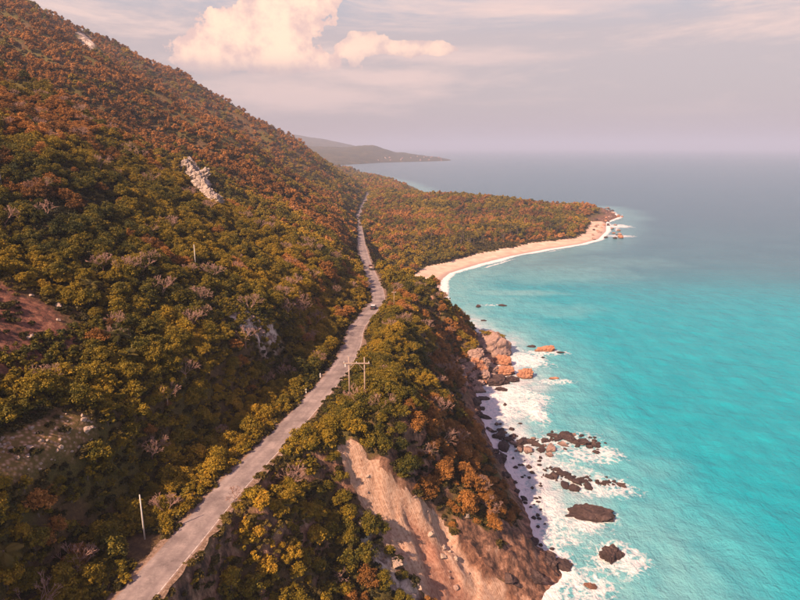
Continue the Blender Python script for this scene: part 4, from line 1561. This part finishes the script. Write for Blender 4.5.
solo_g = solo_trees('leafy_tree', ~is_rus, GREEN_HI, 'tree', 'olive green leafy tree', 'leafy trees')
solo_r = solo_trees('dry_tree', is_rus, RUS_HI, 'tree', 'russet brown dry tree', 'dry trees')


def gn_scatter(name, pts, rot, scl, idx, meshes, colname, matref=None):
    """one object: many small plants set out on points by geometry nodes"""
    col = bpy.data.collections.new(colname)
    for k, me in enumerate(meshes):
        o_ = bpy.data.objects.new('%s_%02d' % (colname, k), me)
        col.objects.link(o_)
    me = bpy.data.meshes.new(name)
    me.vertices.add(len(pts))
    me.vertices.foreach_set('co', np.asarray(pts, np.float32).ravel())
    for an, av in (('rotz', rot), ('scl', scl)):
        a = me.attributes.new(an, 'FLOAT', 'POINT')
        a.data.foreach_set('value', np.asarray(av, np.float32))
    a = me.attributes.new('pick', 'INT', 'POINT')
    a.data.foreach_set('value', np.asarray(idx, np.int32))
    me.update()
    o_ = link(name, me)
    ng = bpy.data.node_groups.new(name, 'GeometryNodeTree')
    ng.interface.new_socket('Geometry', in_out='INPUT', socket_type='NodeSocketGeometry')
    ng.interface.new_socket('Geometry', in_out='OUTPUT', socket_type='NodeSocketGeometry')
    N, L = ng.nodes, ng.links
    gi, go = N.new('NodeGroupInput'), N.new('NodeGroupOutput')
    ci = N.new('GeometryNodeCollectionInfo')
    ci.inputs['Collection'].default_value = col
    ci.inputs['Separate Children'].default_value = True
    ci.inputs['Reset Children'].default_value = True
    ip = N.new('GeometryNodeInstanceOnPoints')
    ip.inputs['Pick Instance'].default_value = True

    def at(nm, dt):
        q = N.new('GeometryNodeInputNamedAttribute')
        q.data_type = dt
        q.inputs['Name'].default_value = nm
        return q.outputs['Attribute']
    cx = N.new('ShaderNodeCombineXYZ')
    L.new(at('rotz', 'FLOAT'), cx.inputs[2])
    er = N.new('FunctionNodeEulerToRotation')
    L.new(cx.outputs[0], er.inputs[0])
    L.new(gi.outputs[0], ip.inputs['Points'])
    L.new(ci.outputs[0], ip.inputs['Instance'])
    L.new(at('pick', 'INT'), ip.inputs['Instance Index'])
    L.new(er.outputs[0], ip.inputs['Rotation'])
    L.new(at('scl', 'FLOAT'), ip.inputs['Scale'])
    L.new(ip.outputs[0], go.inputs[0])
    md = o_.modifiers.new('scatter', 'NODES')
    md.node_group = ng
    o_['kind'] = 'stuff'
    return o_


rest = ~(solo_g | solo_r)
for nm, sel, hi, lo, lab in (('leafy_woodland', ~is_rus & rest, GREEN_HI, GREEN_LO, 'mass of olive green low trees covering the slopes'), ('dry_woodland', is_rus & rest, RUS_HI, RUS_LO, 'mass of russet brown dry trees over slopes and point')):
    near = dep_ < 260
    nh = len(hi)
    ids = np.where(sel)[0]
    pick = np.where(near[ids], rg.integers(0, nh, len(ids)), nh + rg.integers(0, len(lo), len(ids)))
    o_ = gn_scatter(nm, np.stack([X, Y, Z - 0.1], -1)[ids], ROT[ids], SC[ids], pick, [q[2] for q in hi] + [q[2] for q in lo], nm + '_kinds')
    o_['label'] = lab
    o_['category'] = 'trees'

# ---- undergrowth everywhere between the trees
X2, Y2, S2t = tree_field([(-120, 45, 40, 200, 1.15), (-240, -120, 60, 260, 2.4), (-120, 45, 200, 330, 2.1), (-330, 40, 330, 480, 4.0), (-100, 270, 480, 900, 5.0)], 950)
k2 = allowed(X2, Y2, 0.5, False)
inp = pm('red', X2, Y2) | pm('rub', X2, Y2)
rg = np.random.default_rng(35)
k2 &= ~inp | (rg.random(len(X2)) < 0.30) & (fbm(X2 / 3, Y2 / 3, 662, 3) > 0.0)
k2 &= ~(pm('out', X2, Y2) | pm('sc2', X2, Y2) | pm('top', X2, Y2))
k2 &= fbm(X2 / 7, Y2 / 7, 661, 3) > -0.6
X2, Y2, S2t = X2[k2], Y2[k2], S2t[k2]
Z2 = H(X2, Y2)
iv = in_view(np.stack([X2, Y2, Z2], -1), 120, 90)
X2, Y2, S2t, Z2 = X2[iv], Y2[iv], S2t[iv], Z2[iv]
o_ = gn_scatter('undergrowth', np.stack([X2, Y2, Z2 - 0.05], -1), rg.uniform(0, 6.28, len(X2)), (0.45 + 0.7 * rg.random(len(X2))) * np.maximum(S2t, 1.7) / 1.8, rg.integers(0, 4, len(X2)), [q[2] for q in SCRUB], 'undergrowth_kinds')
o_['label'] = 'low scrub and grass covering the ground between the trees'
o_['category'] = 'undergrowth'

# ---- shrubs along the verges and at the edges of the bare patches (each a thing)
XS, YS = scatter(-60, 20, 55, 240, 1.7, 970)
SS_ = XS - roadx(YS)
a_, c_2 = scar_coords(XS, YS)
ks = allowed(XS, YS, 0.9, False) & (((SS_ > 0) & (SS_ < 11)) | ((SS_ < 0) & (SS_ > -6.5)))
rg = np.random.default_rng(36)
ks &= rg.random(len(XS)) < 0.62
XS, YS, SS_ = XS[ks], YS[ks], SS_[ks]
ZS_ = H(XS, YS)
PP = np.stack([XS, YS, ZS_ + 1], -1)
vv = visible(PP) & in_view(PP, 4, 4)
dd_ = project(PP)[2]
ids = np.where(vv)[0]
ids = ids[np.argsort(dd_[ids])]
first, more = ids[:300], ids[300:]
XB, YB = scatter(-80, -20, 50, 215, 1.5, 981)
SB = XB - roadx(YB)
kb = allowed(XB, YB, 0.6, False) & (SB < 0) & (SB > -34) & ~pm('rub', XB, YB)
kb &= poly_sd(XB, YB, PATCH_RUB) < -1.0
XB, YB = XB[kb], YB[kb]
ZB = H(XB, YB)
o_ = gn_scatter('bank_scrub', np.stack([XB, YB, ZB], -1), rg.uniform(0, 6.28, len(XB)), 0.5 + 0.65 * rg.random(len(XB)), rg.integers(0, 4, len(XB)), [q[2] for q in SHRUB], 'bank_scrub_kinds')
o_['label'] = 'dense low scrub on the shaded bank left of the near road'
o_['category'] = 'undergrowth'
for n_, i in enumerate(first):
    cr, tr, _ = SHRUB[n_ % 4]
    side = 'on the grassy seaward verge of the near road' if SS_[i] > 0 else 'at the shaded foot of the left roadside bank'
    e = empty('shrub', (float(XS[i]), float(YS[i]), float(ZS_[i]) - 0.05), rg.uniform(0, 6.28), label='rounded green %s shrub %s %s' % ('verge' if SS_[i] > 0 else 'bank', *where((XS[i], YS[i], ZS_[i]))), category='shrub', group='shrubs ' + side)
    k = float(0.6 + 0.75 * rg.random()) * (0.7 if SS_[i] < 4.2 else 1.0)
    e.scale = (k, k, k)
    link('stem', tr, e)
    link('crown', cr, e)
if len(more):
    o_ = gn_scatter('verge_scrub', np.stack([XS, YS, ZS_], -1)[more], rg.uniform(0, 6.28, len(more)), 0.45 + 0.6 * rg.random(len(more)), rg.integers(0, 4, len(more)), [q[2] for q in SHRUB], 'verge_scrub_kinds')
    o_['label'] = 'low scrub along the farther verges'
    o_['category'] = 'undergrowth'

# ---- single trees that stand out
def at_px(px, py, lift=0.0):
    return hit(px, py, lift)


for px, py, h_, sd, sp_r, dpt, r0, lab in [
        (152, 462, 4.6, 3, 0.5, 6, 0.15, 'broad pink leafless tree above the dark hollow left of the road'),
        (440, 452, 6.5, 5, 0.42, 5, 0.17, 'pale leafless tree with forked limbs on the seaward slope above the landslide'),
        (235, 502, 2.6, 8, 0.55, 5, 0.06, 'small pinkish leafless bush leaning over the right road edge'),
        (250, 312, 5.0, 9, 0.45, 5, 0.13, 'leafless tree above the pale strip scar on the left slope'),
        (40, 198, 5.5, 12, 0.40, 5, 0.14, 'leafless tree high on the left slope below the russet ridge'),
        (150, 186, 6.0, 13, 0.42, 5, 0.14, 'leafless tree on the upper left slope below the white outcrop'),
        (116, 345, 3.8, 15, 0.5, 5, 0.10, 'small leafless tree in the gully right of the red bare slope'),
        (186, 380, 4.0, 16, 0.5, 5, 0.11, 'pinkish leafless tree at the bottom of the green spur'),
        (470, 420, 4.5, 18, 0.45, 5, 0.12, 'leafless tree at the cliff edge behind the forked one')]:
    h = at_px(px, py)
    if h:
        put_bare(h[0], h[1], h[2], h_, sd, lab, sp_r, dpt, random.uniform(0, 6), r0)

BARE = [bare_tree_mesh(100 + i, 3.6, 0.5, 5, 0.09) for i in range(6)]
rb_ = random.Random(77)
cands = np.where(vis & (dep_ < 270) & (np.abs(S) > 6))[0]
for n_, i in enumerate(rb_.sample(list(cands), 110)):
    w_, l_ = where((X[i], Y[i], Z[i] + 3))
    e = empty('bare_tree', (float(X[i]) + 0.9, float(Y[i]) + 0.5, float(Z[i])), rb_.uniform(0, 6.28), label='twiggy leafless tree %s %s' % (w_, l_), category='tree', group='twiggy leafless trees among the foliage')
    k = rb_.uniform(0.8, 1.5)
    e.scale = (k, k, k)
    link('trunk', BARE[n_ % 6][0], e)
    link('branches', BARE[n_ % 6][1], e)

for px, py, h_, lab in [(10, 585, 4.6, 'coconut palm with drooping fronds at the lower left corner of the wood'), (92, 300, 3.2, 'young palm at the upper right edge of the red bare slope'), (118, 352, 3.0, 'young palm with stiff fronds in the gully right of the red slope'), (125, 372, 2.6, 'small palm lower in the gully right of the red slope')]:
    h = at_px(px, py)
    if h:
        put_palm(h[0], h[1], h[2], h_, lab, seed=int(px), sc=1.0)
rr = random.Random(21)
cnt = 0
for k in range(900):
    px, py = rr.uniform(395, 572), rr.uniform(222, 256)
    if py > 256 - (px - 395) * 0.07:
        continue
    h = at_px(px, py)
    if not h or h[1] < 430:
        continue
    D = float(H(h[0], h[1], DD))
    if D < 27 or D > 105 or rr.random() < 0.3:
        continue
    put_palm(h[0], h[1], h[2], rr.uniform(6, 9), 'coconut palm in the grove behind the crescent beach', 'palms of the grove behind the beach', 1.25, 10, seed=k)
    cnt += 1
    if cnt >= 85:
        break

# ------------------------------------------------------------------ plants on the slab boulder
for k in range(10):
    cr, tr, _ = SHRUB[k % 4]
    u = k / 9
    e = empty('boulder_shrub', (sx0 - 4.5 + 9.5 * u, sy0 + 2.5 - 2.0 * u + rr.uniform(-1, 1), 8.2 - 1.4 * u), rr.uniform(0, 6), label='green shrub growing on top of the big slab boulder at the shore', category='shrub', group='shrubs on the slab boulder')
    e.scale = (1.1, 1.1, 0.9)
    link('crown', cr, e)
    link('stem', tr, e)

# ------------------------------------------------------------------ poles
m_wood, t, b = material('weathered_pole_wood')
t.l.new(t.ramp(t.noise(t.scalevec(t.node('ShaderNodeNewGeometry').outputs['Position'], (6, 6, 0.7)), 2.0, 5), [(0.3, (0.24, 0.17, 0.14)), (0.7, (0.44, 0.34, 0.29))]), b.inputs['Base Color'])
m_conc, t, b = material('pale_concrete_pole')
t.l.new(t.ramp(t.noise(t.node('ShaderNodeNewGeometry').outputs['Position'], 1.5, 5), [(0.3, (0.44, 0.40, 0.38)), (0.7, (0.60, 0.56, 0.53))]), b.inputs['Base Color'])
m_porc, t, b = material('white_insulator')
b.inputs['Base Color'].default_value = (0.75, 0.72, 0.70, 1)
b.inputs['Roughness'].default_value = 0.25
m_steel, t, b = material('galvanised_steel')
b.inputs['Base Color'].default_value = (0.35, 0.35, 0.36, 1)
b.inputs['Metallic'].default_value = 0.8
b.inputs['Roughness'].default_value = 0.5


def simple(name, parent, mats, build, loc=None, smooth=False):
    mb = MB()
    build(mb)
    return link(name, mb.mesh(name, mats, smooth), parent, loc)


def insulator(mb, x=0.0, z=0.0):
    mb.tube([(x, 0, z), (x, 0, z + 0.06), (x, 0, z + 0.08), (x, 0, z + 0.14), (x, 0, z + 0.16), (x, 0, z + 0.24), (x, 0, z + 0.28)], [0.05, 0.05, 0.12, 0.05, 0.12, 0.06, 0.03], 8)


hx, hy = -9.3, 122.0
hz = float(H(hx, hy))
hf = empty('power_line_frame', (hx, hy, hz), 0.0, label='two pole timber power line frame with a crossbeam right of the road', category='utility pole')
for xx, hh in ((-1.55, 47.2 - hz), (1.75, 46.9 - hz)):
    simple('pole', hf, [m_wood], lambda mb: mb.tube([(xx, 0, -1), (xx, 0, hh * 0.5), (xx, 0, hh)], [0.165, 0.14, 0.11], 10), smooth=True)
top = 45.6 - hz
simple('crossarm', hf, [m_wood], lambda mb: mb.box((0.05, -0.22, top), (5.6, 0.16, 0.24)))
for sx_ in (-1, 1):
    simple('brace', hf, [m_wood], lambda mb: mb.tube([(-1.55 if sx_ < 0 else 1.75, -0.18, top - 1.7), (0.1 + sx_ * 0.35, -0.18, top - 0.1)], [0.05, 0.05], 6))
for xi in (-2.55, 0.1, 2.7):
    simple('insulator', hf, [m_porc], lambda mb: insulator(mb, 0, 0), (xi, -0.22, top + 0.12), True)
simple('cutout_switch', hf, [m_porc], lambda mb: (mb.box((0, 0, -0.2), (0.16, 0.16, 0.5)), mb.tube([(0, 0, 0.05), (0, 0, 0.2)], [0.09, 0.04], 8)), (-2.3, -0.35, top - 0.3))
simple('pole_cap', hf, [m_steel], lambda mb: mb.tube([(0, 0, 0), (0, 0, 0.12)], [0.16, 0.12], 8), (-1.55, 0, 47.2 - hz))


def power_pole(x, y, h_, label, mat=m_wood, arm=1.6, yaw=0.0):
    z = float(H(x, y))
    e = empty('utility_pole', (x, y, z), yaw, label=label, category='utility pole')
    simple('pole', e, [mat], lambda mb: mb.tube([(0, 0, -0.8), (0, 0, h_ * 0.5), (0, 0, h_)], [0.12, 0.10, 0.08], 9), smooth=True)
    if arm:
        simple('crossarm', e, [mat], lambda mb: mb.box((0, -0.18, h_ - 0.5), (arm, 0.12, 0.16)))
        for q in (-arm / 2 + 0.15, arm / 2 - 0.15):
            simple('insulator', e, [m_porc], lambda mb: insulator(mb), (q, -0.18, h_ - 0.42), True)
    return e


def pole_at(px_top, py_top, y, h_, label, **kw):
    d = ray(px_top, py_top)
    tt = y / d[1]
    x = d[0] * tt
    ztop = CAM_Z + d[2] * tt
    return power_pole(x, y, ztop - float(H(x, y)), label, **kw)


pole_at(394, 291, 214.0, 0, 'timber power pole with a short crossarm just past the bend of the road')
pole_at(403, 281, 268.0, 0, 'thin distant power pole beyond the bend, nearer the beach', arm=1.2)
pole_at(313, 375, 133.0, 0, 'short pale marker post at the left road edge, far one of two', arm=0) if False else None
lp = hit(145, 541)
power_pole(lp[0], lp[1], 7.2, 'single white concrete pole in the dark shade left of the near road', mat=m_conc, arm=0)
lp = hit(196, 270)
power_pole(lp[0], lp[1], 6.5, 'lone pale pole among trees midway up the left slope', mat=m_conc, arm=0)
lp = hit(2, 190)
power_pole(lp[0], lp[1], 8.5, 'pale pole at the left edge high on the slope', mat=m_conc, arm=0)

m_mark, t, b = material('white_post_paint')
b.inputs['Base Color'].default_value = (0.72, 0.68, 0.66, 1)
for (y, lab) in ((131.0, 'nearer white marker post at the left road edge before the bend'), (141.0, 'farther white marker post at the left road edge before the bend')):
    x = float(roadx(y)) - ROAD_HALF - 0.5
    e = empty('marker_post', (x, y, float(H(x, y))), 0, label=lab, category='post')
    simple('post', e, [m_mark], lambda mb: mb.box((0, 0, 0.45), (0.22, 0.16, 1.1), taper=0.8))
    simple('post_cap', e, [m_mark], lambda mb: mb.box((0, 0, 1.04), (0.26, 0.20, 0.08)))

# ------------------------------------------------------------------ vehicles
def paint(name, c, rough=0.35):
    m, t, b = material(name)
    b.inputs['Base Color'].default_value = (*c, 1)
    b.inputs['Roughness'].default_value = rough
    b.inputs['Coat Weight'].default_value = 0.3
    return m


M_GLASS = paint('dark_car_glass', (0.012, 0.013, 0.016), 0.08)
M_TYRE = paint('tyre_rubber', (0.02, 0.02, 0.02), 0.9)
M_LAMP = paint('red_tail_lamp', (0.35, 0.02, 0.015), 0.3)
M_ROOFP = paint('pale_car_roof', (0.50, 0.48, 0.48))
M_RIM = paint('wheel_rim', (0.4, 0.4, 0.42), 0.4)


def wheel(parent, x, y, r=0.32, w_=0.22):
    t_ = simple('tyre', parent, [M_TYRE], lambda mb: mb.tube([(-w_ / 2, 0, 0), (-w_ * 0.4, 0, 0), (w_ * 0.4, 0, 0), (w_ / 2, 0, 0)], [r * 0.85, r, r, r * 0.85], 16), (x, y, r), True)
    simple('rim', t_, [M_RIM], lambda mb: mb.tube([(-w_ / 2 - 0.01, 0, 0), (w_ / 2 + 0.01, 0, 0)], [r * 0.55, r * 0.55], 12))


def shell(mb, prof, half_w, tuck=0.06):
    """side profile in y-z swept across x with pulled-in shoulders"""
    n = len(prof)
    xs = [(-half_w, 1.0), (-half_w + 0.10, 1.0), (half_w - 0.10, 1.0), (half_w, 1.0)]
    cy = sum(p[0] for p in prof) / n
    cz = sum(p[1] for p in prof) / n
    V = []
    for i, (x, _) in enumerate(xs):
        k = 1 - tuck if i in (0, 3) else 1.0
        V += [(x, cy + (y - cy) * k, cz + (z - cz) * k) for y, z in prof]
    Fc = [tuple(range(n)), tuple(range(4 * n - 1, 3 * n - 1, -1))]
    for i in range(3):
        Fc += [(i * n + j, (i + 1) * n + j, (i + 1) * n + (j + 1) % n, i * n + (j + 1) % n) for j in range(n)]
    mb.add(V, [tuple(reversed(f)) for f in Fc])


def car(x, y, yaw, body, label):
    e = empty('car', (x, y, float(roadz(y)) + 0.012), yaw, label=label, category='car')
    bd = simple('body', e, [body], lambda mb: shell(mb, [(-2.05, 0.32), (-2.1, 0.62), (-1.98, 0.92), (-0.6, 0.98), (0.9, 0.95), (1.95, 0.78), (2.08, 0.55), (2.0, 0.30)], 0.86))
    simple('cabin', e, [M_GLASS], lambda mb: shell(mb, [(-1.85, 0.93), (-1.45, 1.38), (-0.2, 1.45), (0.35, 1.40), (1.05, 0.93)], 0.74, 0.12))
    simple('roof', e, [M_ROOFP], lambda mb: shell(mb, [(-1.48, 1.38), (-1.40, 1.44), (-0.2, 1.50), (0.30, 1.46), (0.36, 1.40)], 0.70, 0.04))
    for xx in (-0.78, 0.78):
        for yy in (-1.3, 1.3):
            wheel(e, xx, yy)
    for xx in (-0.62, 0.62):
        simple('tail_light', e, [M_LAMP], lambda mb: mb.box((xx, -2.07, 0.72), (0.3, 0.06, 0.16)))
        simple('headlight', e, [m_porc], lambda mb: mb.box((xx, 2.03, 0.62), (0.32, 0.08, 0.14)))
    simple('bumper', e, [M_TYRE], lambda mb: mb.box((0, -2.12, 0.42), (1.5, 0.12, 0.18)))
    return e


def road_yaw(y):
    return -math.atan2(float(roadx(y + 2) - roadx(y - 2)), 4.0)


hc = hit(373, 309)
cyy = hc[1]
car(float(roadx(cyy)) + 0.5, cyy, road_yaw(cyy), paint('dark_car_paint', (0.05, 0.045, 0.05)), 'dark car with a pale roof driving away before the bend')
ty = hit(366, 270)[1]
tx = float(roadx(ty)) + 0.9
e = empty('truck', (tx, ty, float(roadz(ty)) + 0.012), road_yaw(ty), label='small dark truck on the distant road beyond the bend', category='truck')
M_TR, M_BED = paint('maroon_truck_paint', (0.12, 0.035, 0.035)), paint('dark_truck_bed', (0.09, 0.08, 0.08), 0.6)
simple('cab', e, [M_TR], lambda mb: shell(mb, [(1.1, 0.5), (1.1, 2.2), (1.9, 2.25), (2.6, 1.45), (3.1, 1.25), (3.15, 0.5)], 1.0))
simple('window', e, [M_GLASS], lambda mb: mb.box((0, 1.08, 1.85), (1.5, 0.04, 0.5)))
simple('cargo_bed', e, [M_BED], lambda mb: (mb.box((0, -1.0, 0.85), (2.1, 3.9, 0.15)), mb.box((-1.0, -1.0, 1.25), (0.08, 3.9, 0.65)), mb.box((1.0, -1.0, 1.25), (0.08, 3.9, 0.65)), mb.box((0, -2.93, 1.25), (1.9, 0.07, 0.65))))
simple('load', e, [M_SAND], lambda mb: mb.box((0, -1.0, 1.25), (1.85, 3.7, 0.62), taper=0.75))
for xx in (-0.85, 0.85):
    for yy in (-1.8, 2.2):
        wheel(e, xx, yy, 0.42, 0.28)

# ------------------------------------------------------------------ houses on the far headland
M_WALLS = [paint('pale_house_wall', (0.42, 0.33, 0.30), 0.8), paint('pink_house_wall', (0.36, 0.21, 0.17), 0.8)]
M_ROOF = paint('rust_house_roof', (0.30, 0.14, 0.10), 0.8)
hme = []
for k in range(2):
    a, b2, c2 = MB(), MB(), MB()
    a.box((0, 0, 1.6), (8, 7, 4.8))
    b2.prism([(-4.6, 4.0), (4.6, 4.0), (0, 6.2)], -4.0, 4.0)
    for q in (-3, 0, 3):
        c2.box((q, -3.53, 2.2), (1.2, 0.12, 1.4))
    hme.append((a.mesh('house_wall', [M_WALLS[k]]), b2.mesh('house_roof', [M_ROOF]), c2.mesh('house_window', [M_GLASS])))
dg = C.view_layers[0].depsgraph
C.view_layers[0].update()
rr = random.Random(5)
n_h = 0
for k in range(60):
    px, py = rr.uniform(378, 446), rr.uniform(156.5, 161)
    d = Vector(ray(px, py)).normalized()
    inv_ = hv.matrix_world.inverted()
    ok, loc, nor, fi = hv.ray_cast(inv_ @ Vector((0, 0, CAM_Z)), d)
    if not ok or loc.z < 1 or n_h >= 22:
        continue
    n_h += 1
    j = rr.randrange(2)
    e = empty('house', tuple(loc), rr.uniform(-0.4, 0.4), label='tiny pale house in the village on the far headland', category='house', group='houses of the far headland village')
    for nm, me_ in zip(('wall', 'roof', 'window'), hme[j]):
        link(nm, me_, e)

# ------------------------------------------------------------------ haze
bm = bmesh.new()
bmesh.ops.create_cube(bm, size=1.0)
me = bpy.data.meshes.new('haze')
bm.to_mesh(me)
bm.free()
hz_m = bpy.data.materials.new('haze')
hz_m.use_nodes = True
nt = hz_m.node_tree
nt.nodes.clear()
out = nt.nodes.new('ShaderNodeOutputMaterial')
pv = nt.nodes.new('ShaderNodeVolumePrincipled')
pv.inputs['Color'].default_value = HAZE_COLOR
pv.inputs['Density'].default_value = HAZE_DENSITY
pv.inputs['Anisotropy'].default_value = 0.0
nt.links.new(pv.outputs[0], out.inputs['Volume'])
me.materials.append(hz_m)
top_z = float(ZZ.max()) + 14.0
haze = link('haze', me, None, (0, 20500, (top_z - 8.5) / 2))
haze.scale = (92000, 50000, top_z + 8.5)
haze['kind'] = 'stuff'
print('haze top', top_z)
